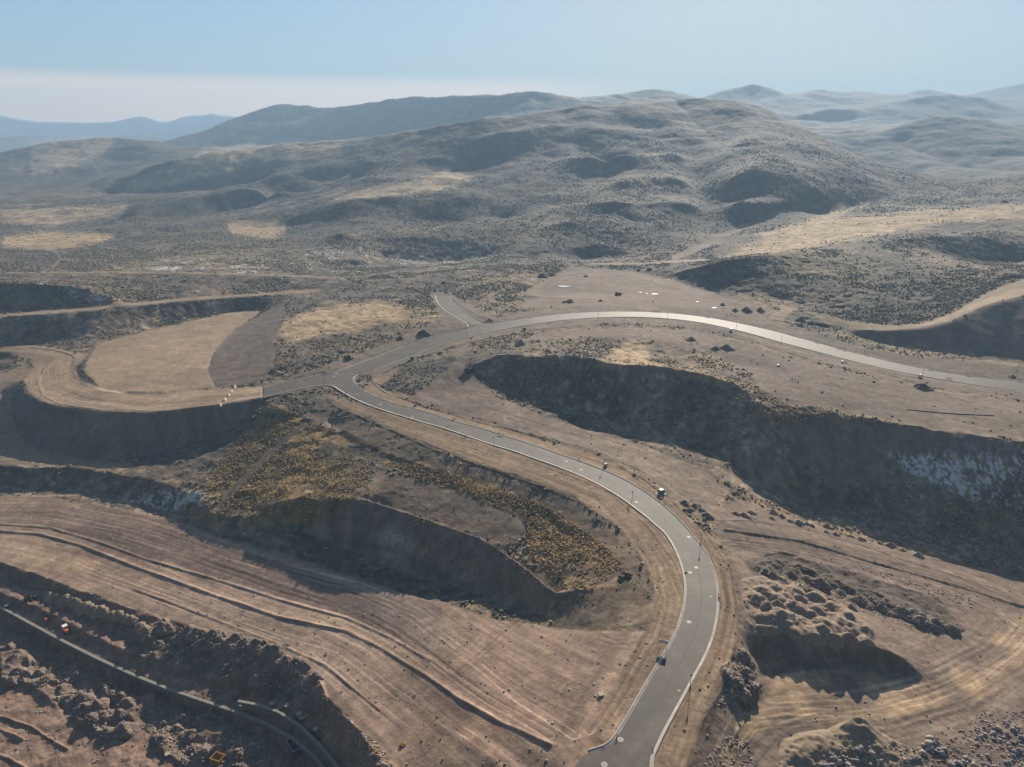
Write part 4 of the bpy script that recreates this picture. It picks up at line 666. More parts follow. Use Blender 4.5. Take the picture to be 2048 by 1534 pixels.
# manhole covers
def manhole_proto(rc, rl):
    t = empty('manhole', (0, 0, 0)); n = 20
    MB().lathe([(rc, .0), (rc, .012), (rl, .016)], n).build('collar', M_coll, t); MB().lathe([(rl, .012), (rl*.97, .024), (.05, .026)], 16).build('lid', M_iron, t); return t
MH_ = [((1241,1479),1,'round manhole with wide concrete collar beside the left kerb just above the lower crossing'),((1208.5,1529),1,'round manhole with wide collar in the lower crossing at the bottom edge'),((1378,1244),1,'manhole with pale collar left of the seam, alone at the foot of the bend'),((1392.5,1135),1,'manhole collar on the paving seam, right one of a close pair in the bend'),((1380.5,1145),1,'manhole collar near the inner kerb, left one of a close pair in the bend'),((1377.5,1074),1,'cream manhole collar near the outer kerb, upper part of the bend'),((1358,1381),0,'small solid pale valve cover by the right kerb of the lower straight'),((1422,1193),0,'small pale valve cover by the outer kerb at the tightest bend'),((1162,939),1,'manhole collar by the lower kerb, right one of two before the green box'),((1133,923),1,'manhole collar mid lane, left one of two before the green box'),((1272.5,1004),1,'manhole collar touching the inner kerb beside the lamp post'),((1306,1001.5),0,'small valve cover in the outer lane, upper of two opposite the transformer'),((1318,1009),0,'small valve cover in the outer lane, lower of two opposite the transformer'),((714,788),1,'manhole collar mid road right above the junction lamp post'),((723,802),0,'small valve cover on the lower kerb beside the junction lamp post'),((760.5,808.5),1,'manhole collar mid road at the start of the straight'),((816,816),0,'small valve cover below the upper kerb at the start of the straight'),((825,834),1,'manhole collar on the lower lane at the start of the straight'),((984,886.5),0,'small valve cover at the foot of the straight stretch lamp post'),((667,753),1,'manhole collar in the junction, lower one of two'),((673,746),1,'manhole collar in the junction, upper one of two'),((670,769),0,'small valve cover by the junction corner kerb'),((601,773),0,'small valve cover on the dead end stub, nearer the junction'),((562,782),0,'small valve cover on the dead end stub, nearer its broken end'),((795,704.5),1,'bright manhole collar on the wide road just above the junction'),((858,680.5),1,'manhole collar in the far lane of the wide road'),((876,687),1,'manhole collar in the near lane of the wide road'),((969,657),1,'manhole collar opposite the side road mouth, far one'),((965,665),0,'small valve cover opposite the side road mouth, near one'),((886.5,608.5),1,'manhole collar in the side road')]
protos = [manhole_proto(.32, .17), manhole_proto(.66, .36)]; used = [False, False]
for (x, y), k_, lb in MH_:
    d_ = ray(x, y); p = at(x, y)[0]
    zr = .021 if x < 780 or y > 700 else .027
    if x >= 780 and y < 710: q = at(x, y)[0]; zz = float(zcoll(np.array([q[0]]), np.array([q[1]]))[0]) if y > 640 else float(bil(HS, *cell(q[0], q[1]))); zz = zz if y > 640 else zz+.03
    else: zz = 0.
    p = un(x, y, zz+zr)
    if not used[k_]: t0 = protos[k_]; t0.location = p; tag(t0, lb, 'manhole', 'manholes and valve covers in the roads'); used[k_] = True
    else: copy_thing(protos[k_], p, R0.random()*6, lb)
tag(MB().lathe([(.45, 0), (.42, .05), (.2, .25), (.05, .3)], 12).build('rubber_cone_base', M_tyre), 'black round rubber weight left in the bend beside the inner kerb', 'weight').location = un(1371.5, 1146, .02)
# concrete barriers across the dirt road
BP = [(-.42,0),(.42,0),(.42,.12),(.22,.42),(.14,1.05),(-.14,1.05),(-.22,.42),(-.42,.12)]
for i, ((x, y), lb) in enumerate([((442,811),'cream concrete barrier block at the lower end of the row across the dirt road'),((450.5,800),'cream concrete barrier block, second from the lower end of the row'),((458,791),'cream concrete barrier block in the middle of the row'),((463.5,784),'cream concrete barrier block, second from the upper end of the row'),((470,775),'cream concrete barrier block at the upper end of the row, on the windrow')]):
    p = pl(x, y); d_ = pl(458, 790)-pl(443, 810)
    if i == 0: b0 = MB().prism(BP, -1.35, 1.35).build('concrete_barrier', M_block); o = tag(b0, lb, 'concrete barrier', 'barrier blocks across the dirt road')
    else: o = b0.copy(); COL.objects.link(o); o['label'] = lb
    o.location = p-np.array([0, 0, .08]); o.rotation_euler = (0, 0, math.atan2(d_[1], d_[0])+R0.uniform(-.1, .1))
# sign board on two posts
p = pl(1326, 1296); t = empty('notice_board', p, -.35, 'grey notice board on two posts beside the left kerb of the lower straight', 'sign')
for s in (-.95, .95): MB().box((s, 0, 1.1), (.1, .1, 2.8)).build('post', M_pole, t)
MB().box((0, -.08, 2.0), (2.3, .05, 1.0)).build('board', mat('board_back', (.55, .55, .54), .6, 0, None, 3, .1), t)
# retaining walls
M_wall = mat('wall_block', (.15, .148, .125), .9, 0, None, 1.2, .3, .03, 5)
def wall(pts, z_top_fn, hgt, thick, name, lb):
    w = dense(un([q[0] for q in pts], [q[1] for q in pts], z_top_fn), 1.2); t = np.gradient(w[:, :2], axis=0); t /= np.hypot(*t.T)[:, None]; n = np.c_[t[:, 1], -t[:, 0]]
    w[:, 2] = np.maximum.accumulate(w[:, 2]) if False else w[:, 2]
    Vs, Fs, o = [], [], 0
    bl = 1.2; k_ = 0; rows = int(hgt/.6)+1
    root = empty(name, tuple(w[len(w)//2]), 0, lb, 'retaining wall'); base = w[len(w)//2]
    m_ = MB()
    for r_ in range(rows):
        for i in range(r_ % 2, len(w)-2, 2):
            a, b_ = w[i], w[min(i+2, len(w)-1)]; c = (a+b_)/2; l = np.hypot(*(b_-a)[:2]); ang = math.atan2(b_[1]-a[1], b_[0]-a[0]); off = n[i]*(.35-.05*r_)
            g = R0.uniform(-.03, .03); m_.box((c[0]+off[0]-base[0]+n[i][0]*g, c[1]+off[1]-base[1]+n[i][1]*g, c[2]+.15-.6*r_-.3-base[2]), (l-.03, thick, .58), ang)
    m_.build('block_courses', M_wall, root)
    m_ = MB()
    for i in range(0, len(w)-1):
        a, b_ = w[i], w[i+1]; c = (a+b_)/2; l = np.hypot(*(b_-a)[:2]); ang = math.atan2(b_[1]-a[1], b_[0]-a[0]); m_.box((c[0]+n[i][0]*.33-base[0], c[1]+n[i][1]*.33-base[1], c[2]+.3-base[2]), (l*1.02, thick*1.06, .3), ang)
    m_.build('capping', mat('wall_cap', (.25, .23, .18), .9, 0, None, 2, .3), root)
wall(WALL, WZ, 3.2, .8, 'retaining_wall', 'long winding grey block retaining wall across the lower left of the site')
wall(WALL2, -24.4, 1.8, .7, 'retaining_wall', 'shorter upper tier of block wall curving above the long one near the bottom edge')
# roller
def roller(px, py, rz, lb, big=True):
    t = empty('road_roller' if big else 'plate_compactor', pl(px, py), rz, lb, 'roller' if big else 'compactor')
    if not big:
        MB().box((0, 0, .12), (1.5, .9, .2)).build('base_plate', M_steel, t); MB().box((0, 0, .5), (.9, .7, .6), 0, .8).build('engine', M_or, t); MB().box((-.9, 0, .9), (.9, .06, .06)).box((-1.3, 0, .9), (.06, .7, .06)).build('handle', M_black, t); return
    MB().box((.55, 0, 1.0), (1.3, 1.15, .75), 0, .85).box((1.0, 0, .8), (.5, 1.2, .4)).build('hood', M_or, t); MB().box((-.5, 0, .85), (1.2, 1.2, .5)).build('body', M_or, t)
    MB().lathe([(.55, -.65), (.6, -.6), (.6, .6), (.55, .65)], 18, (-1.2, 0, .6), 'y').build('drum', M_steel, t); MB().box((-1.2, .72, .75), (1.0, .08, .2)).box((-1.2, -.72, .75), (1.0, .08, .2)).box((-1.75, 0, .75), (.1, 1.5, .2)).build('yoke', M_or, t)
    for s in (-1, 1):
        w_ = MB().lathe([(.5, -.2), (.58, -.14), (.58, .14), (.5, .2)], 16, (.85, s*.72, .58), 'y').build('wheel', M_tyre, t); MB().lathe([(.25, -.21), (.25, .21)], 10, (.85, s*.72, .58), 'y').build('rim', M_wh, w_)
    MB().box((-.35, 0, 1.25), (.5, .5, .35)).box((-.12, 0, 1.6), (.1, .5, .5)).build('seat', M_black, t)
    for a in (-.95, .15):
        for s in (-.55, .55): MB().box((a, s, 1.75), (.07, .07, 1.3)).build('canopy_post', M_black, t)
    MB().box((-.4, 0, 2.42), (1.6, 1.45, .1), 0, .92).build('canopy', M_wh, t)
roller(133, 1265, -.75, 'orange roller with a white canopy on the shaded lane behind the wall'); roller(93, 1241, .4, 'small dull orange compactor standing in shade above the wall', False)
# open steel bin
def bin_(px, py, rz, m_, rim, lb, d, nm):
    t = empty(nm, pl(px, py), rz, lb, 'skip'); l, w_, h_ = d; m2 = MB().box((0, 0, .25), (l, w_, .12))
    for s in (-1, 1): m2.box((0, s*(w_/2-.05), .3+h_/2), (l-.22, .08, h_)); m2.box((s*(l/2-.05), 0, .3+h_/2), (.08, w_, h_))
    m2.build('shell', m_, t); m3 = MB()
    for s in (-1, 1): m3.box((0, s*w_/2, .3+h_), (l+.2, .16, .14)); m3.box((s*l/2, 0, .3+h_), (.16, w_-.17, .14))
    m3.build('rim', rim, t); m4 = MB()
    for k_ in range(6):
        for s in (-1, 1): m4.box((-l/2+l*(k_+.5)/6, s*(w_/2+.05), .25+h_/2), (.14, .1, h_-.1))
    m4.build('rib', m_, t)
    for s in (-1, 1): MB().box((0, s*w_*.35, .1), (l, .18, .2)).build('skid', m_, t)
bin_(590, 1497, -.95, M_steel, M_rim, 'open dark steel bin with pale rim lying in the shade of the wall', (4.6,2.5,1.3), 'roll_off_bin')
bin_(437, 1524, -.35, M_yel, M_yel, 'yellow ribbed steel bin among rubble heaps at the bottom edge', (2.8,2.2,1.5), 'skip_bin')
# block pallets
def pallet(px, py, rz, m_, n, lb, grp='pallets above the curved wall'):
    t = empty('block_pallet', pl(px, py), rz, lb, 'pallet', grp); m2 = MB()
    for k_ in (-1, 0, 1): m2.box((0, k_*.42, .1), (1.2, .12, .14)); m2.box((k_*.45, 0, .2), (.2, 1.1, .04))
    m2.build('pallet_base', M_wood, t); m3 = MB()
    for k_ in range(n):
        for a in (-1, 1):
            for b_ in (-1, 0, 1): m3.box((a*.3+R0.uniform(-.02, .02), b_*.36, .37+k_*.3), (.56, .34, .29))
    m3.build('block_stack', m_, t)
pallet(545,1411,.4,M_block,2,'tan block pallet at the left end of the row above the curved wall'); pallet(574,1414,.9,M_grey,2,'grey block pallet second from the left above the curved wall'); pallet(599,1431,.7,M_grey,2,'grey block pallet beside the yellowish pallet above the curved wall'); pallet(613,1434,.8,M_yel,1,'low yellowish pallet beside a grey one above the curved wall'); pallet(603,1438,.2,M_grey,1,'low grey pallet just below two taller ones above the curved wall'); pallet(632,1462,.6,M_block,2,'tan block pallet standing alone further right above the curved wall')
pallet(335,1510,.6,M_block,1,'single pale slab stack beside rubble heaps at the bottom left', None); pallet(1201.6,1391,.3,M_block,1,'tan square pallet alone on bare dirt left of the lower straight', None); pallet(15,1212,.5,M_grey,1,'grey pallet at the left end of the lane behind the wall', None)
# silt tube, ice, scraps, posts
def tube(pts, r_, name, m_, lb, cat):
    w = on_ground(pts, 1.); w = w[::2]; w[:, 2] = tz(w[:, 0], w[:, 1])+r_*.7; t = np.gradient(w, axis=0); t /= np.linalg.norm(t, axis=1)[:, None]; n = np.c_[-t[:, 1], t[:, 0], 0*t[:, 0]]; a = np.linspace(0, 2*np.pi, 9)[:-1]
    v = w[:, None]+n[:, None]*np.cos(a)[None, :, None]*r_+np.array([0, 0, 1.])*np.sin(a)[None, :, None]*r_; i_ = np.arange(len(w)*8).reshape(-1, 8); q = np.stack([i_[:-1], np.roll(i_, -1, 1)[:-1], np.roll(i_, -1, 1)[1:], i_[1:]], -1).reshape(-1, 4)
    tag(link(name, mesh_from(name, v.reshape(-1, 3), q), m_), lb, cat)
tube([(1812,819),(1860,824),(1920,829),(1990,832)], .2, 'silt_tube', M_felt, 'long dark erosion tube lying on the tan bench above the snowy slope', 'erosion tube')
def patch(px, py, rx, ry, name, m_, lb, cat, hgt=.25, kind=None):
    p = pl(px, py); n = 26; v = [(0, 0, hgt)]
    for rr_, zz in ((.6, hgt*.9), (.9, hgt*.5), (1, -.25)):
        for k_ in range(n):
            a = 2*math.pi*k_/n; q = 1+.22*math.sin(3*a+px)+.12*math.sin(7*a+py); v.append((rx*rr_*q*math.cos(a), ry*rr_*q*math.sin(a), zz))
    f = [(0, 1+k_, 1+(k_+1) % n) for k_ in range(n)]+[(1+j*n+k_, 1+(j+1)*n+k_, 1+(j+1)*n+(k_+1) % n, 1+j*n+(k_+1) % n) for j in (0, 1) for k_ in range(n)]
    o = MB().add(v, f).build(name, m_); o.location = p; tag(o, lb, cat); 
patch(1126, 573, 5.0, 3.2, 'ice_puddle', M_ice, 'pale frozen puddle on the round dirt turnaround', 'puddle', .3)
for (x, y, s, lb) in [(1280,585,1.6,'white plastic scrap, first of a short row on the turnaround edge'),(1293,587,1.3,'white plastic scrap in the middle of the row on the turnaround edge'),(1309,588,2.6,'largest white plastic scrap, at the end of the row on the turnaround edge'),(1395,604,1.4,'white plastic scrap alone on the dirt road edge'),(1429,616,1.9,'white plastic scrap beside the rubble mound near the dirt access')]: patch(x, y, s, s*.7, 'plastic_scrap', M_wh, lb, 'debris', .3)
o = MB().box((0, 0, .8), (.3, .3, 1.7)).box((0, 0, 1.75), (.45, .45, .2)).build('marker_post', M_black); o.location = pl(1303, 563); tag(o, 'lone dark marker post standing on the round dirt turnaround', 'post')
# ------------------------------------------------------------------ heaps of spoil, sand and rubble: one thing each
M_heap = mat('spoil', (.27, .20, .142), .95, 0, None, 1.4, .45, .10, 1.6, .15); M_sand = mat('sand', (.25, .188, .128), .95, 0, None, .7, .2, .08, 3, .15); M_rub = mat('rubble_heap', (.20, .148, .115), .95, 0, None, 1.6, .5, .28, 2.4, .15); M_dk = mat('dark_topsoil', (.125, .105, .085), .95, 0, None, 1, .3, .12, 1.5, .15)
iv, if_ = ico(4)
def heap_mesh(k_, seed, rough_):
    v = iv.copy(); lo2 = v[:, 2] < -.05; q_ = np.hypot(v[:, 0], v[:, 1]); v[lo2, :2] *= np.where(v[lo2, 2] > -.5, 1.02/np.maximum(q_[lo2], .3), 1)[:, None]; r_ = np.hypot(v[:, 0], v[:, 1]); z = np.where(v[:, 2] < -.05, -1.2, v[:, 2]); a = np.arctan2(v[:, 1], v[:, 0])
    z = np.where(z > 0, (1-np.minimum(r_, 1)**1.25)*.92+.08*z, z)
    b = np.c_[v[:, 0]*(1+.14*np.sin(2*a+seed)+.08*np.sin(5*a+seed*2)), v[:, 1]*(1+.14*np.sin(3*a+seed)), z]
    nn = fbm(b[:, 0]*3+seed*7, b[:, 1]*3+seed*3, 1.6, 4, seed)*rough_; b[:, 2] += nn*(z > -.1); return mesh_from('heap', b, if_, True)
HEAPS = []
HM = {k_: [heap_mesh(k_, s+1, rg) for s in range(5)] for k_, rg in (('spoil', .26), ('rub', .34), ('sand', .16))}
NH = 0
def heaps(lst, ox, oy, scl, kind, m_, name, lb, cat, grp, size, dy=0, flat=1.):
    global NH
    for q in lst:
        x, y = ox+q[0]/scl, oy+q[1]/scl; s = size*(q[2] if len(q) > 2 else 1)*R0.uniform(.6, 1.2); p = pl(x, y+dy); o = bpy.data.objects.new(name, HM[kind][R0.randrange(5)]); COL.objects.link(o)
        if not o.data.materials: o.data.materials.append(m_)
        o.material_slots[0].link = 'OBJECT'; o.material_slots[0].material = m_
        o.location = (p[0], p[1], tz(p[0], p[1])[0]-.12*s); o.scale = (s*R0.uniform(.9, 1.25), s*R0.uniform(.9, 1.2), s*R0.uniform(.62, .8)*flat); o.rotation_euler = (0, 0, R0.random()*6.3); tag(o, lb, cat, grp); NH += 1; HEAPS.append((o.location[0], o.location[1], o.location[2], (o.scale[0]+o.scale[1])/2, o.scale[2]))
STOCK = [(370,370),(230,420),(180,500),(350,490),(480,470),(575,430),(640,510),(520,570),(780,490),(400,590),(620,620),(810,600),(740,660),(920,570),(950,670),(300,690),(540,700),(630,730),(860,740),(1000,790),(470,740),(1120,780),(1270,800),(350,830),(720,850),(840,820),(1290,920),(1130,680),(280,600),(420,680),(1000,720),(560,820),(960,880),(1120,880),(230,780)]
heaps([(350,80),(440,75),(560,70),(560,105),(615,95),(660,120),(715,135),(790,150),(880,155),(870,185),(925,200),(1000,170),(1010,210),(1070,230),(1130,200),(1180,250),(1240,265),(1400,320),(1480,325,1.2),(1310,290),(400,90),(760,140)], 1348, 1000, 2.873, 'spoil', M_heap, 'spoil_heap', 'rounded dark soil heap in the line along the far edge of the right haul road', 'soil heap', 'soil heaps lining the right haul road', 2.1)
heaps([(120,40),(190,90),(150,62),(60,20),(90,60)], 1348, 1000, 2.873, 'rub', M_rub, 'spoil_heap', 'rough dark soil heap between the bend and the start of the right haul road', 'soil heap', 'rough heaps beside the bend', 1.9)
heaps([(370,265),(460,255),(520,280),(580,305),(690,315),(745,335),(820,372),(880,395),(980,425),(1080,445),(1150,475),(1220,478),(1290,505),(1380,535),(1450,592),(1490,632),(780,350),(930,410),(1030,440),(1340,520)], 0, 1130, 5.11, 'sand', M_sand, 'sand_heap', 'pale tan sand heap in the ridge along the trench at the lower left', 'sand heap', 'sand heaps in the lower left trench', 2.7, 6)
heaps([(420,130),(330,110),(520,140),(600,140),(680,170),(850,170,1.2),(950,185,1.2),(1080,205,1.2),(1180,245,1.2),(1300,295,1.2),(1420,335,1.2),(1500,345,1.2),(1600,440,1.3),(1700,485,1.3),(1800,505),(1900,620,1.2),(1850,665),(300,285),(420,300),(600,335),(250,400),(400,390),(900,325),(1000,520),(1100,535),(1300,640),(1400,680),(200,230),(500,220),(760,280),(1200,420),(1330,480)], 260, 1234, 5.11, 'rub', M_rub, 'rubble_heap', 'dark stony rubble heap on the shaded bank above the retaining wall', 'rubble heap', 'rubble heaps on the bank above the wall', 2.5)
heaps([(100,150),(250,90),(600,110),(700,190),(850,240),(950,340),(1050,500),(1280,490,1.2),(1150,600),(1300,650),(1500,600,1.3),(1650,640),(1700,420,1.2),(1850,490),(1950,560),(1400,800,1.2),(1600,760),(1850,760),(1900,950,1.2),(1650,1000),(60,220),(180,200),(400,110),(1000,250),(1180,140)], 0, 1334, 7.67, 'rub', M_rub, 'rubble_heap', 'stony rubble heap on the reddish flat below the wall at the lower left', 'rubble heap', 'rubble heaps below the wall', 2.5)
heaps([(500,950),(480,1150),(350,1100),(330,1250),(640,1350,1.2),(750,1400,1.2),(900,1360,1.2),(1100,1400,1.1),(1250,1350),(1380,1310),(560,1030),(740,1050),(860,1000),(960,1060),(620,1200),(1050,1180)], 260, 1234, 5.11, 'rub', M_rub, 'rubble_heap', 'stony rubble heap between the wheel tracks and the steel bins', 'rubble heap', 'rubble heaps by the bins', 2.3)
heaps([(100,850),(300,850),(150,950),(240,800),(400,900)], 0, 1130, 5.11, 'rub', M_rub, 'rubble_heap', 'low rubble heap in the ring on the tan flat below the wall', 'rubble heap', 'ring of low heaps', 2.2)
heaps([(1470,1362,1.6),(1488,1345,1.4),(1482,1385,1.5),(1460,1385,1.2),(1500,1370,1.3),(1495,1325),(1486,1310)], 0, 0, 1, 'rub', M_rub, 'rubble_heap', 'steep dark boulder heap between the lower straight and the dusty yard', 'rubble heap', 'boulder heap by the yard', 1.5)
heaps([(1530,1145,1.1),(1550,1135),(1580,1150),(1610,1160),(1640,1165),(1680,1190,1.2),(1720,1200),(1760,1215,1.2),(1800,1225,1.2),(1840,1240,1.3),(1870,1248,1.2),(1900,1258),(1620,1185),(1660,1205),(1545,1150),(1700,1215)], 0, 0, 1, 'rub', M_rub, 'rubble_heap', 'dark rocky heap in the gully behind the packed soil heaps', 'rubble heap', 'rocky heaps in the gully', 2.3)
SINGLE = [(1600,640,7.0,'spoil',M_dk,'big dark conical soil mound by the dirt access, larger of the overlapping two'),(1622,647,5.0,'spoil',M_dk,'smaller dark soil mound leaning on the big conical one'),(1042,688,4.,'spoil',M_heap,'lone pointed brown soil mound inside the wide bend'),(1128,605,4.,'rub',M_dk,'low dark rock mound, left of the three on the flat above the wide bend'),(1140,604,3.4,'rub',M_dk,'low dark rock mound, middle of the three above the wide bend'),(1201,602,3.4,'spoil',M_dk,'pointed dark mound, right of the three above the wide bend'),(1380,680,5,'rub',M_rub,'grey rock pile on the bare ground inside the wide bend, smaller one'),(1430,698,4.5,'rub',M_rub,'grey rock pile, left lobe beside vehicle tracks inside the wide bend'),(1452,698,4.5,'rub',M_rub,'grey rock pile, right lobe beside vehicle tracks inside the wide bend'),(1470,622,6,'rub',M_rub,'big grey rubble pile above the wide road, left lobe'),(1495,622,6.,'rub',M_rub,'big grey rubble pile above the wide road, middle lobe'),(1520,622,6.,'rub',M_rub,'big grey rubble pile above the wide road, right lobe'),(1845,777,5,'rub',M_dk,'dark brush pile on the near verge of the wide road'),(2024,754,3.6,'spoil',M_dk,'small dark mound on the far verge at the frame edge'),(882,706,3.2,'spoil',M_dk,'small dark mound in the ditch below the wide road'),(978,642,3.4,'spoil',M_heap,'small brown mound at the right corner of the side road'),(1050,659,3,'rub',M_dk,'small dark clod pile in the ditch of the wide road'),(871,582,3.4,'spoil',M_heap,'small brown mound beyond the left end of the side road'),(892,586,3.,'spoil',M_dk,'small dark mound beyond the right end of the side road'),(1095,702,3.2,'rub',M_dk,'dark rock clump at the lip of the bushy hollow'),(848,668,4,'rub',M_dk,'dark brushy mound on the far bank of the wide road'),(800,676,3.6,'rub',M_dk,'low dark heap, left of the far bank windrow above the junction'),(545,742,4,'rub',M_dk,'dark brush clump at the top of the pad slope'),(1445,610,3.5,'spoil',M_heap,'low brown mound beside the dirt road above the big rubble pile'),(1172,553,3.8,'rub',M_dk,'dark mound at the back edge of the round turnaround'),(1084,553,5,'rub',M_dk,'scrubby mound at the left edge of the round turnaround'),(1105,552,5,'rub',M_dk,'scrubby mound nearest the entrance neck of the turnaround')]
for x, y, s, kd, m_, lb in SINGLE: heaps([(x, y)], 0, 0, 1, kd, m_, 'earth_mound' if kd == 'spoil' else 'rock_mound', lb, 'mound', None, s*.82)
# sand pile at the bottom: one dimpled heap
PILES = []
def top(x, y):
    z = tz(x, y)
    for x0, y0, st, A in PILES:
        i, j = (y-y0)/st, (x-x0)/st; k_ = (i > 0)&(j > 0)&(i < A.shape[0]-1)&(j < A.shape[1]-1); z = np.where(k_, np.maximum(z, A[np.clip(i, 0, A.shape[0]-1).astype(int), np.clip(j, 0, A.shape[1]-1).astype(int)]), z)
    return z
def pile_patch(poly, hfun, name, m_, lb, cat, step=.35):
    w = at([q[0] for q in poly], [q[1] for q in poly]); x0, y0 = w[:, :2].min(0)-1; x1, y1 = w[:, :2].max(0)+1; gx, gy = np.meshgrid(np.arange(x0, x1, step), np.arange(y0, y1, step)); a = inside(w[:, :2], gx, gy).astype(np.float32)
    for _ in range(26):
        q = np.pad(a, 1, mode='edge'); a = (q[:-2, 1:-1]+q[2:, 1:-1]+q[1:-1, :-2]+q[1:-1, 2:]+a)/5
    g = tz(gx.ravel(), gy.ravel()).reshape(gx.shape); z = g+hfun(gx, gy, a)-.3; n_, m2 = gx.shape; i_ = np.arange(n_*m2).reshape(n_, m2); q = np.stack([i_[:-1, :-1], i_[:-1, 1:], i_[1:, 1:], i_[1:, :-1]], -1).reshape(-1, 4); q = q[(a.ravel()[q] > .02).any(1)]
    tag(link(name, mesh_from(name, np.stack([gx, gy, z], -1).reshape(-1, 3), q, True), m_), lb, cat); PILES.append((x0, y0, step, np.where(a > .02, z, -999)))
pk = at([1585, 1640, 1715, 1735, 1800], [1500, 1490, 1468, 1490, 1520])
def sandh(x, y, a):
    h_ = 0
    for (c, hh, w_) in zip(pk, (1.2, 1.4, 3.4, 2.2, 1.4), (5, 6, 5.0, 6, 6)): h_ = np.maximum(h_, hh*np.exp(-((x-c[0])**2+(y-c[1])**2)/w_**2))
    return np.minimum(a*1.3, 1)**1.3*(h_+.35+.45*np.abs(fbm(x, y, 2.2, 2, 2))+.6*fbm(x, y, 1.7, 2, 4)*a+.15*fbm(x, y, .7, 2, 1))
sq = np.array(STOCK, float); sw = at(1480+sq[:, 0]/5.11, 1100+(sq[:, 1]+14)/5.11); sr = RN.uniform(1.5, 3.2, len(sw)); sh_ = RN.uniform(.9, 2.2, len(sw))
def stockh(x, y, a):
    h_ = np.zeros(x.shape); wx, wy = x+1.0*fbm(x, y, 4.5, 4, 1), y+1.0*fbm(x, y, 4.5, 4, 2)
    for c, r_, hh in zip(sw, sr, sh_): d = np.hypot(wx-c[0], wy-c[1])/r_; h_ = np.maximum(h_, hh*np.clip(1-d**1.3*.75, 0, 1))
    return np.minimum(a*1.6, 1)*(h_+.6+.7*fbm(x, y, 7, 3, 3)+.55*fbm(x, y, 1.7, 4, 4, .6))
pile_patch([(1488,1160),(1540,1152),(1590,1165),(1640,1185),(1700,1215),(1745,1262),(1752,1292),(1690,1282),(1640,1290),(1600,1284),(1560,1262),(1510,1272),(1492,1240)], stockh, 'soil_stockpile', M_heap, 'brown soil stockpile covered in packed dumped heaps, right of the bend', 'soil stockpile', .3)
pile_patch([(1565,1490),(1600,1470),(1660,1462),(1700,1450),(1740,1455),(1790,1485),(1840,1510),(1870,1560),(1560,1560)], sandh, 'sand_pile', M_sand, 'large dimpled tan sand pile with boulders at its foot at the bottom edge', 'sand pile')
# ------------------------------------------------------------------ boulders and loose rubble
def rock_mesh(seed):
    v, f = ico(2); k_ = RN.normal(size=3); v = v*(1+.28*fbm(v[:, 0]*1.3+seed*9, v[:, 1]*1.3+v[:, 2]*1.1, .9, 3, seed)[:, None]); 
    for _ in range(5):
        n = RN.normal(size=3); n /= np.linalg.norm(n); d = v@n; v = v-np.maximum(d-.72, 0)[:, None]*n
    return mesh_from('boulder', v*np.array([1, .85, .7]), f, False)
M_rock = [mat('boulder_'+n, c, .9, 0, None, 1.8, .28, .05, 5, .2) for n, c in (('grey', (.27, .25, .235)), ('mauve', (.26, .215, .20)), ('buff', (.34, .285, .225)))]
RMs = [rock_mesh(s) for s in range(7)]
def rand_in(poly, n):
    p = np.array(poly, float); o = []
    while len(o) < n:
        c = RN.uniform(p.min(0), p.max(0), (n*3, 2)); o += list(c[inside(p, c[:, 0], c[:, 1])])
    return np.array(o[:n])
def boulders(poly, n, s0, s1, lb, grp, up=.25):
    q = rand_in(poly, n); w = at(q[:, 0], q[:, 1]); w[:, 2] = top(w[:, 0], w[:, 1])
    for p in w:
        s = s0+(s1-s0)*R0.random()**2.2; o = bpy.data.objects.new('boulder', RMs[R0.randrange(7)]); COL.objects.link(o); m_ = M_rock[R0.randrange(3)]
        if not o.data.materials: o.data.materials.append(m_)
        o.material_slots[0].link = 'OBJECT'; o.material_slots[0].material = m_; o.location = (p[0], p[1], p[2]+s*up); o.scale = (s, s*R0.uniform(.8, 1.1), s*R0.uniform(.75, 1.1)); o.rotation_euler = (R0.uniform(-.5, .5), R0.uniform(-.5, .5), R0.random()*6.3); tag(o, lb, 'boulder', grp)
boulders([(1630,1560),(1640,1530),(1665,1512),(1700,1500),(1730,1500),(1745,1520),(1765,1560)], 85, .28, .95, 'rounded pale boulder in the heap at the foot of the sand pile, bottom edge', 'boulders at the foot of the sand pile', .45)
boulders([(1835,1495),(1850,1472),(1870,1470),(1892,1490),(1885,1515),(1850,1520)], 18, .5, 1.3, 'brownish boulder in the small cluster right of the sand pile', 'boulder cluster right of the sand pile', .4)
boulders([(1885,1560),(1900,1525),(1940,1490),(1960,1440),(1985,1425),(2020,1440),(2047,1470),(2047,1560)], 130, .28, .85, 'grey boulder in the wide rock pile at the lower right corner', 'boulders in the corner rock pile', .4)
boulders([(1440,1400),(1460,1355),(1490,1340),(1515,1365),(1500,1395),(1470,1410)], 50, .25, .7, 'grey boulder on the dark heap between the lower straight and the dusty yard', 'boulders on the dark heap', .3)
boulders([(1740,1190),(1830,1215),(1880,1240),(1860,1255),(1780,1230),(1720,1205)], 14, .5, 1.2, 'pale boulder on the rocky bank behind the packed soil heaps', 'boulders on the rocky bank', .4)
boulders([(160,1445),(190,1435),(215,1460),(250,1460),(240,1478),(180,1470)], 8, .4, .9, 'pale boulder at the foot of the rubble heaps on the reddish flat', 'boulders on the reddish flat', .3)
boulders([(545,1350),(580,1365),(600,1385),(590,1395),(560,1385)], 8, .4, .8, 'pale boulder in the dark gap of the rubble bank above the pallets', 'boulders in the rubble bank', .3)
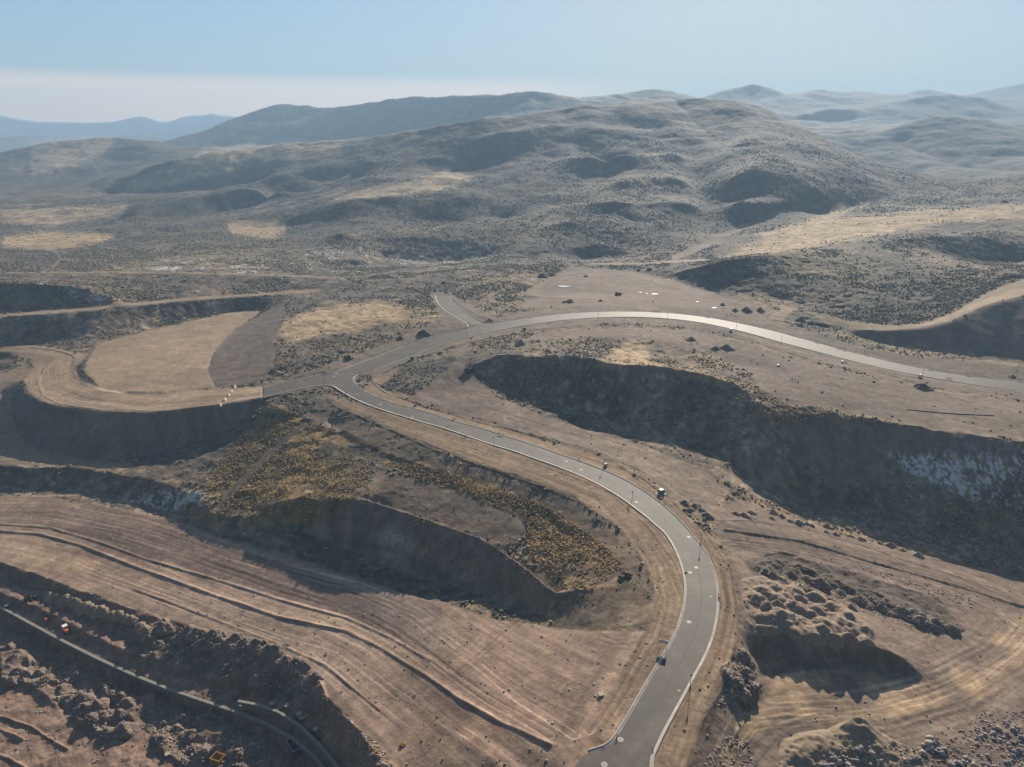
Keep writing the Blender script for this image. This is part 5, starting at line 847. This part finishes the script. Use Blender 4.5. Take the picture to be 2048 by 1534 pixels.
def scatter_mesh(w, size, col_, flat=.7, sub=0, jit=.3, lift=.2):
    v, f = ico(sub); n = len(w); nv = len(v); s = size[:, None, None]*(1+jit*RN.normal(size=(n, nv, 1)).clip(-1.5, 1.5)); a = RN.uniform(0, 6.28, n); c, sn = np.cos(a)[:, None], np.sin(a)[:, None]; b = v[None]*s
    x = b[..., 0]*c-b[..., 1]*sn; y = b[..., 0]*sn+b[..., 1]*c; Vv = np.stack([x+w[:, None, 0], y+w[:, None, 1], b[..., 2]*flat+w[:, None, 2]+lift*size[:, None]], -1); Ff = (f[None]+(np.arange(n)*nv)[:, None, None]).reshape(-1, 3); me_ = mesh_from('scatter', Vv.reshape(-1, 3), Ff); paint(me_, np.repeat(col_, nv, 0)); return me_
def cover_stones():
    n = 26000; r_ = 95+RN.random(n)**1.4*230; a_ = RN.uniform(-.78, .78, n); w = np.c_[r_*np.sin(a_), r_*np.cos(a_), np.zeros(n)]; w[:, 2] = top(w[:, 0], w[:, 1]); i = np.interp(r_, RR, NRI); j = (a_-tf[0])/(tf[1]-tf[0]); b_ = bil(SHB[:, :1250], i, j)
    d_ = bil(m['floorl'][:, :1250], i, j)*.9+bil(m['bank'][:, :1250], i, j)+bil(m['dark'][:, :1250], i, j)+.22; return w[(b_ < .02)&(RN.random(n) < d_)]
RUB = [([(0,1345),(60,1340),(130,1370),(200,1400),(260,1430),(230,1480),(170,1450),(120,1410),(60,1370),(0,1380)],1100),([(290,1440),(330,1440),(360,1480),(420,1500),(460,1470),(540,1490),(520,1534),(380,1545),(320,1500)],1500),([(290,1235),(400,1262),(480,1280),(560,1320),(640,1370),(660,1410),(610,1420),(560,1390),(480,1350),(300,1330)],2200),([(60,1320),(160,1330),(270,1380),(350,1410),(420,1440),(300,1440),(180,1390),(60,1350)],700),([(640,1400),(700,1440),(770,1500),(790,1545),(740,1545),(680,1460)],700),
    ([(1480,1290),(1510,1330),(1525,1380),(1480,1415),(1430,1410),(1470,1340)],1100),([(1500,1135),(1560,1120),(1700,1175),(1880,1240),(1930,1262),(1850,1262),(1700,1215),(1560,1165)],1500),([(1820,1500),(1900,1480),(1960,1420),(2050,1420),(2050,1545),(1620,1545),(1640,1520),(1740,1495)],1500),([(1450,1470),(1500,1480),(1520,1545),(1390,1545)],400),([(1440,600),(1540,605),(1545,640),(1480,645),(1440,630)],500),([(1365,672),(1400,678),(1400,690),(1370,688)],140),([(1405,690),(1480,685),(1485,705),(1410,708)],200),([(1700,1120),(1860,1165),(1960,1205),(1940,1215),(1840,1180),(1700,1135)],300),([(1460,950),(1560,1010),(1700,1060),(2050,1150),(2050,1110),(1700,1020),(1520,960)],700),([(745,1030),(1000,1130),(1100,1190),(1050,1230),(760,1150),(600,1100)],500),([(300,960),(420,1000),(400,1050),(300,1015),(100,970)],500)]
pw = np.concatenate([at(*rand_in(pg, n).T) for pg, n in RUB]); pw[:, 2] = top(pw[:, 0], pw[:, 1]); 
_p = cover_stones(); pw = np.concatenate([pw, _p])
for hx, hy, hz, hr, hh in HEAPS:
    d_ = np.hypot(pw[:, 0]-hx, pw[:, 1]-hy)/hr; k_ = d_ < 1; pw[k_, 2] = np.maximum(pw[k_, 2], hz+hh*((1-d_[k_]**1.25)*.92+.08*np.sqrt(1-d_[k_]**2)))
ps = .07+.30*RN.random(len(pw))**3.5; pc = np.where(RN.random((len(pw), 1)) < .5, [[.36, .29, .235]], [[.25, .195, .16]])*RN.uniform(.6, 1.4, (len(pw), 1))
tag(link('rubble', scatter_mesh(pw, ps, pc, .75, 0, .18), mat('rubble_stone', attr='Col', rough=.9, spec=.2)), kind='stuff')
# ------------------------------------------------------------------ scrub and dry grass: ground cover
def cover_points(n, r0, r1, pw_):
    u = RN.random(n); r_ = (r0**pw_+(r1**pw_-r0**pw_)*u)**(1/pw_); a = RN.uniform(-math.radians(45), math.radians(45), n); x, y = r_*np.sin(a), r_*np.cos(a); z = tz(x, y); return np.c_[x, y, z], r_
mg = graded
def vals(A, w):
    i = np.interp(np.hypot(w[:, 0], w[:, 1]), RR, NRI); j = (np.arctan2(w[:, 0], w[:, 1])-tf[0])/(tf[1]-tf[0]); return bil(A[:, :1250], i, j)
CL = fbm(X, Y, 40, 4, 3)+.6*fbm(X, Y, 9, 2, 1)
def keep_scrub(w, r_):
    g = vals(mg, w); s = vals(CL, w); bed = vals(SHB, w); go = np.maximum(vals(m['gold'], w), .9*vals(m['grass'], w)); pr = (1-g*1.15)*np.clip(.34+1.7*s, .04, 1)*(1-.95*go)*(bed < .02); pr = pr*(g < .55); pr = np.maximum(pr, .010*(vals(m['shc'], w) > .4)*(bed < .02)*np.clip(1+2*s, 0, 1.5)); return RN.random(len(w)) < pr
w1, r1_ = cover_points(190000, 95, 700, 1.35); w2, r2_ = cover_points(260000, 480, 1500, .6)
k1_ = keep_scrub(w1, r1_); k2_ = keep_scrub(w2, r2_); w1, r1_, w2, r2_ = w1[k1_], r1_[k1_], w2[k2_], r2_[k2_]
def scol(n): return np.where(RN.random((n, 1)) < .6, [[.20, .172, .128]], np.where(RN.random((n, 1)) < .6, [[.33, .255, .155]], [[.15, .13, .095]]))*RN.uniform(.65, 1.35, (n, 1))
s1 = .22+.5*RN.random(len(w1))**2.5; s2 = (.32+.55*RN.random(len(w2))**2)*np.interp(r2_, [500, 1000, 1300, 1500], [.9, 1.1, 1.1, .5])
M_scrub = mat('scrub_leaf', attr='Col', rough=.95, spec=.1)
tag(link('sagebrush', scatter_mesh(np.r_[w1, w2], np.r_[s1, s2], scol(len(w1)+len(w2)), .75, 0, .28, .35), M_scrub), kind='stuff')
q = np.concatenate([rand_in(GRASS, 17000), rand_in(GRASS2, 6500), rand_in(band([(660,848),(720,893),(850,950),(1000,1000),(1100,1032),(1170,1090)], 12), 1300), rand_in(CRESTP+[(1000,1180),(800,1100)], 1200), rand_in([(1200,720),(1330,735),(1480,780),(1600,830),(1560,800),(1400,715)], 2500), rand_in([(1500,800),(1660,822),(1850,855),(2048,885),(2048,895),(1660,838),(1520,850),(1450,960),(1480,990),(1420,950)], 2600), rand_in([(930,740),(1080,715),(1110,800),(1250,870),(1180,860),(1000,800)], 2200), rand_in([(1850,1010),(2048,1000),(2048,1080),(1900,1060)], 1200)])
w3 = at(q[:, 0], q[:, 1]); w3 = w3[(vals(SHB, w3) < .02)&(vals(m['path'], w3) < .3)]; s = vals(CL, w3); w3 = w3[RN.random(len(w3)) < np.clip(.5+1.4*s, .04, 1)]; s3 = .10+.27*RN.random(len(w3))**2.5
tag(link('dry_grass', scatter_mesh(w3, s3, np.where(RN.random((len(w3), 1)) < .7, [[.42, .28, .12]], [[.20, .145, .075]])*RN.uniform(.7, 1.3, (len(w3), 1)), .95, 0, .35, .4), M_scrub), kind='stuff')
# larger shrubs that stand alone
def shrub_mesh(seed):
    rg = np.random.default_rng(seed); n = 46; d = rg.normal(size=(n, 3)); d[:, 2] = np.abs(d[:, 2]); d /= np.linalg.norm(d, axis=1)[:, None]; w = d*rg.uniform(.35, .95, (n, 1))*np.array([1, 1, .8]); v, f = ico(0); s = rg.uniform(.10, .26, n); Vv = w[:, None]+v[None]*s[:, None, None]*(1+.35*rg.normal(size=(n, 12, 1)).clip(-1.4, 1.4)); return mesh_from('crown', Vv.reshape(-1, 3), (f[None]+(np.arange(n)*12)[:, None, None]).reshape(-1, 3))
M_sh = mat('shrub_leaf', (.075, .072, .045), .95, 0, None, 3, .5, spec=.1); M_tw = mat('twig', (.12, .09, .065), .9); M_rb = mat('rabbitbrush', (.36, .23, .075), .95, 0, None, 3, .4, spec=.1); SHM = [shrub_mesh(s) for s in range(4)]
def shrub(x, y, s, m_, lb, grp=None):
    p = pl(x, y); t = empty('shrub', p, R0.random()*6, lb, 'shrub', grp); o = bpy.data.objects.new('crown', SHM[R0.randrange(4)]); COL.objects.link(o); o.parent = t; o.scale = (s, s, s*.85)
    if not o.data.materials: o.data.materials.append(m_)
    o.material_slots[0].link = 'OBJECT'; o.material_slots[0].material = m_
    MB().lathe([(.1*s, -.3), (.07*s, .3*s), (.03*s, .6*s)], 6).build('stem', M_tw, t)
for x, y, s, lb in [(1277,541,2.2,'round dark shrub behind the turnaround, left of two'),(1299,540,2.8,'round dark shrub behind the turnaround, right of two'),(1236,590,3.0,'dark shrub at the right end of the shaded hollow above the wide bend'),(889,567,2.6,'dark shrub on the track crossing beyond the side road'),(697,717,2.6,'lone dark shrub on the bank left of the wide road'),(937,743,3.,'dense dark shrub at the left mouth of the bushy hollow'),(945,738,2.6,'dark shrub just behind the dense one at the mouth of the bushy hollow'),(1256,1152,1.6,'dark shrub on bare dirt at the inner side of the bend'),(1243,1158,1.5,'small dark shrub left of another one on bare dirt inside the bend'),(60,1198,2.,'dark shrub on the lip above the lane at the left edge'),(1650,395,5,'dark shrub on the tan ridge above the valley track'),(2010,405,4,'dark shrub on the skyline bench at the right edge')]: shrub(x, y, s, M_sh, lb)
for x, y, lb in [(563,1418,'golden rabbitbrush beside the first grey pallet'),(640,1470,'golden rabbitbrush just right of the lone tan pallet'),(744,1497,'golden rabbitbrush on the bank near the bottom edge, upper one'),(752,1508,'golden rabbitbrush on the bank near the bottom edge, lower one'),(805,1491,'golden rabbitbrush on the dirt bench near the bottom edge')]: shrub(x, y, .8, M_rb, lb, 'golden rabbitbrush near the wall')
# far ranges across the valley
def range_(name, pts, D, depth):
    a = dense(pts, 2.5); c = und(a[:, 0], a[:, 1], D); n = len(c); f_ = c[:, :2]/np.hypot(*c[:, :2].T)[:, None]; rows = []
    for k_ in np.linspace(-1, 1, 13):
        g = np.exp(-(k_*1.5)**2); p = c.copy(); p[:, :2] += f_*k_*depth; base = -90; p[:, 2] = base+(c[:, 2]-base)*g*(1 if k_ == 0 else 1+.12*fbm(p[:, 0], p[:, 1], 700, 4, 1)); p[:, 2] = np.where(np.abs(k_) > .98, base-25, p[:, 2]); rows.append(p)
    Vv = np.array(rows); i_ = np.arange(13*n).reshape(13, n); q = np.stack([i_[:-1, :-1], i_[:-1, 1:], i_[1:, 1:], i_[1:, :-1]], -1).reshape(-1, 4); me_ = mesh_from(name, Vv.reshape(-1, 3), q, True)
    if me_.polygons[len(q)//2].normal.z < 0: me_.flip_normals()
    tag(link(name, me_, mat('far_range', (.62, .62, .62), .95, 0, None, .004, .3)), kind='structure')
range_('mountains', [(-520,236),(-420,222),(-330,233),(-240,240),(-140,228),(0,230),(30,236),(75,243),(120,244),(180,245),(230,243),(255,237),(280,232),(300,236),(320,243),(340,243),(365,234),(390,230),(410,230),(425,226),(440,229),(470,232),(520,240)], 6900, 420)
# ------------------------------------------------------------------ air, sky, sun, camera
def haze_box():
    x0, x1, y0, y1, z0, z1 = -7700, 7700, -7700, 7700, -140, 520
    v = [(x, y, z) for x in (x0, x1) for y in (y0, y1) for z in (z0, z1)]; f = [(0,1,3,2),(4,6,7,5),(0,4,5,1),(2,3,7,6),(0,2,6,4),(1,5,7,3)]
    M = bpy.data.materials.new('haze_air'); M.use_nodes = True; N = M.node_tree.nodes; N.remove(N['Principled BSDF']); pv = N.new('ShaderNodeVolumePrincipled')
    pv.inputs['Color'].default_value = (.38, .58, .81, 1); pv.inputs['Density'].default_value = HAZE; pv.inputs['Anisotropy'].default_value = .14; M.node_tree.links.new(pv.outputs[0], N['Material Output'].inputs['Volume'])
    M.cycles.homogeneous_volume = True
    tag(link('haze', mesh_from('haze', v, f), M), kind='stuff')
HAZE = 2.25e-4
haze_box()
wd = bpy.data.worlds.new('World'); sc.world = wd; wd.use_nodes = True; N = wd.node_tree.nodes; K = wd.node_tree.links
sky = N.new('ShaderNodeTexSky'); sky.sky_type = 'NISHITA'; sky.sun_disc = False; sky.sun_elevation = SUN_EL; sky.sun_rotation = SUN_AZ; sky.altitude = 1500; sky.air_density = 1.0; sky.dust_density = 1.2; sky.ozone_density = 1.5
bw = N.new('ShaderNodeRGBToBW'); K.new(sky.outputs[0], bw.inputs[0]); ma = N.new('ShaderNodeMath'); ma.operation = 'MULTIPLY_ADD'; K.new(bw.outputs[0], ma.inputs[0]); ma.inputs[1].default_value = .20; ma.inputs[2].default_value = 1; di = N.new('ShaderNodeMath'); di.operation = 'DIVIDE'; di.inputs[0].default_value = 1.; K.new(ma.outputs[0], di.inputs[1])
vs = N.new('ShaderNodeVectorMath'); vs.operation = 'SCALE'; K.new(sky.outputs[0], vs.inputs[0]); K.new(di.outputs[0], vs.inputs['Scale'])
tn = N.new('ShaderNodeVectorMath'); tn.operation = 'MULTIPLY'; K.new(vs.outputs[0], tn.inputs[0]); tn.inputs[1].default_value = (.92, 1.0, 1.05)
zf = N.new('ShaderNodeTexCoord'); zs = N.new('ShaderNodeSeparateXYZ'); K.new(zf.outputs['Generated'], zs.inputs[0])   # the sky deepens towards the zenith and away from the sun
za = N.new('ShaderNodeMapRange'); za.interpolation_type = 'SMOOTHSTEP'; za.inputs['From Min'].default_value = .10; za.inputs['From Max'].default_value = .6; za.inputs['To Min'].default_value = 1; za.inputs['To Max'].default_value = .9; K.new(zs.outputs['Z'], za.inputs['Value'])
zb = N.new('ShaderNodeMapRange'); zb.interpolation_type = 'SMOOTHSTEP'; zb.inputs['From Min'].default_value = -.5; zb.inputs['From Max'].default_value = .6; zb.inputs['To Min'].default_value = .5; zb.inputs['To Max'].default_value = 1; K.new(zs.outputs['Y'], zb.inputs['Value'])
zm = N.new('ShaderNodeMath'); zm.operation = 'MULTIPLY'; K.new(za.outputs[0], zm.inputs[0]); K.new(zb.outputs[0], zm.inputs[1]); tz_ = N.new('ShaderNodeVectorMath'); tz_.operation = 'SCALE'; K.new(tn.outputs[0], tz_.inputs[0]); K.new(zm.outputs[0], tz_.inputs['Scale']); tn = tz_
# brown smog layer lying on the valley, seen edge-on at the horizon
tcw = N.new('ShaderNodeTexCoord'); sp = N.new('ShaderNodeSeparateXYZ'); K.new(tcw.outputs['Generated'], sp.inputs[0])
mr = N.new('ShaderNodeMapRange'); mr.inputs['From Min'].default_value = .070; mr.inputs['From Max'].default_value = .048; mr.interpolation_type = 'SMOOTHSTEP'; K.new(sp.outputs['Z'], mr.inputs['Value'])
ml = N.new('ShaderNodeMapRange'); ml.inputs['From Min'].default_value = .22; ml.inputs['From Max'].default_value = .0; K.new(sp.outputs['X'], ml.inputs['Value'])
mm_ = N.new('ShaderNodeMath'); mm_.operation = 'MULTIPLY'; K.new(mr.outputs[0], mm_.inputs[0]); K.new(ml.outputs[0], mm_.inputs[1])
mx = N.new('ShaderNodeMix'); mx.data_type = 'RGBA'; K.new(mm_.outputs[0], mx.inputs['Factor']); K.new(tn.outputs[0], mx.inputs['A']); mx.inputs['B'].default_value = (8.6, 5.9, 3.7, 1); K.new(mx.outputs['Result'], N['Background'].inputs[0]); N['Background'].inputs[1].default_value = .096
ld = bpy.data.lights.new('sun', 'SUN'); ld.energy = 5.0; ld.angle = math.radians(.5); ld.color = (1, .89, .745); lo_ = bpy.data.objects.new('sun', ld); COL.objects.link(lo_)
sd = Vector((math.sin(SUN_AZ)*math.cos(SUN_EL), math.cos(SUN_AZ)*math.cos(SUN_EL), math.sin(SUN_EL))); lo_.rotation_euler = sd.to_track_quat('Z', 'Y').to_euler(); lo_.location = sd*500
cd = bpy.data.cameras.new('camera'); cam = bpy.data.objects.new('camera', cd); COL.objects.link(cam); cam.location = (0, 0, HC); cam.rotation_euler = (math.pi/2-P, 0, 0)
cd.sensor_width = 36; cd.lens = F/2048*36; cd.clip_start = 1; cd.clip_end = 60000; sc.camera = cam
sc.view_settings.view_transform = 'Standard'; sc.view_settings.look = 'None'; sc.view_settings.exposure = 1.06; sc.view_settings.gamma = 1
sc.cycles.use_denoising = True; sc.cycles.max_bounces = 4; sc.cycles.diffuse_bounces = 2; sc.cycles.volume_bounces = 0; sc.cycles.use_adaptive_sampling = True
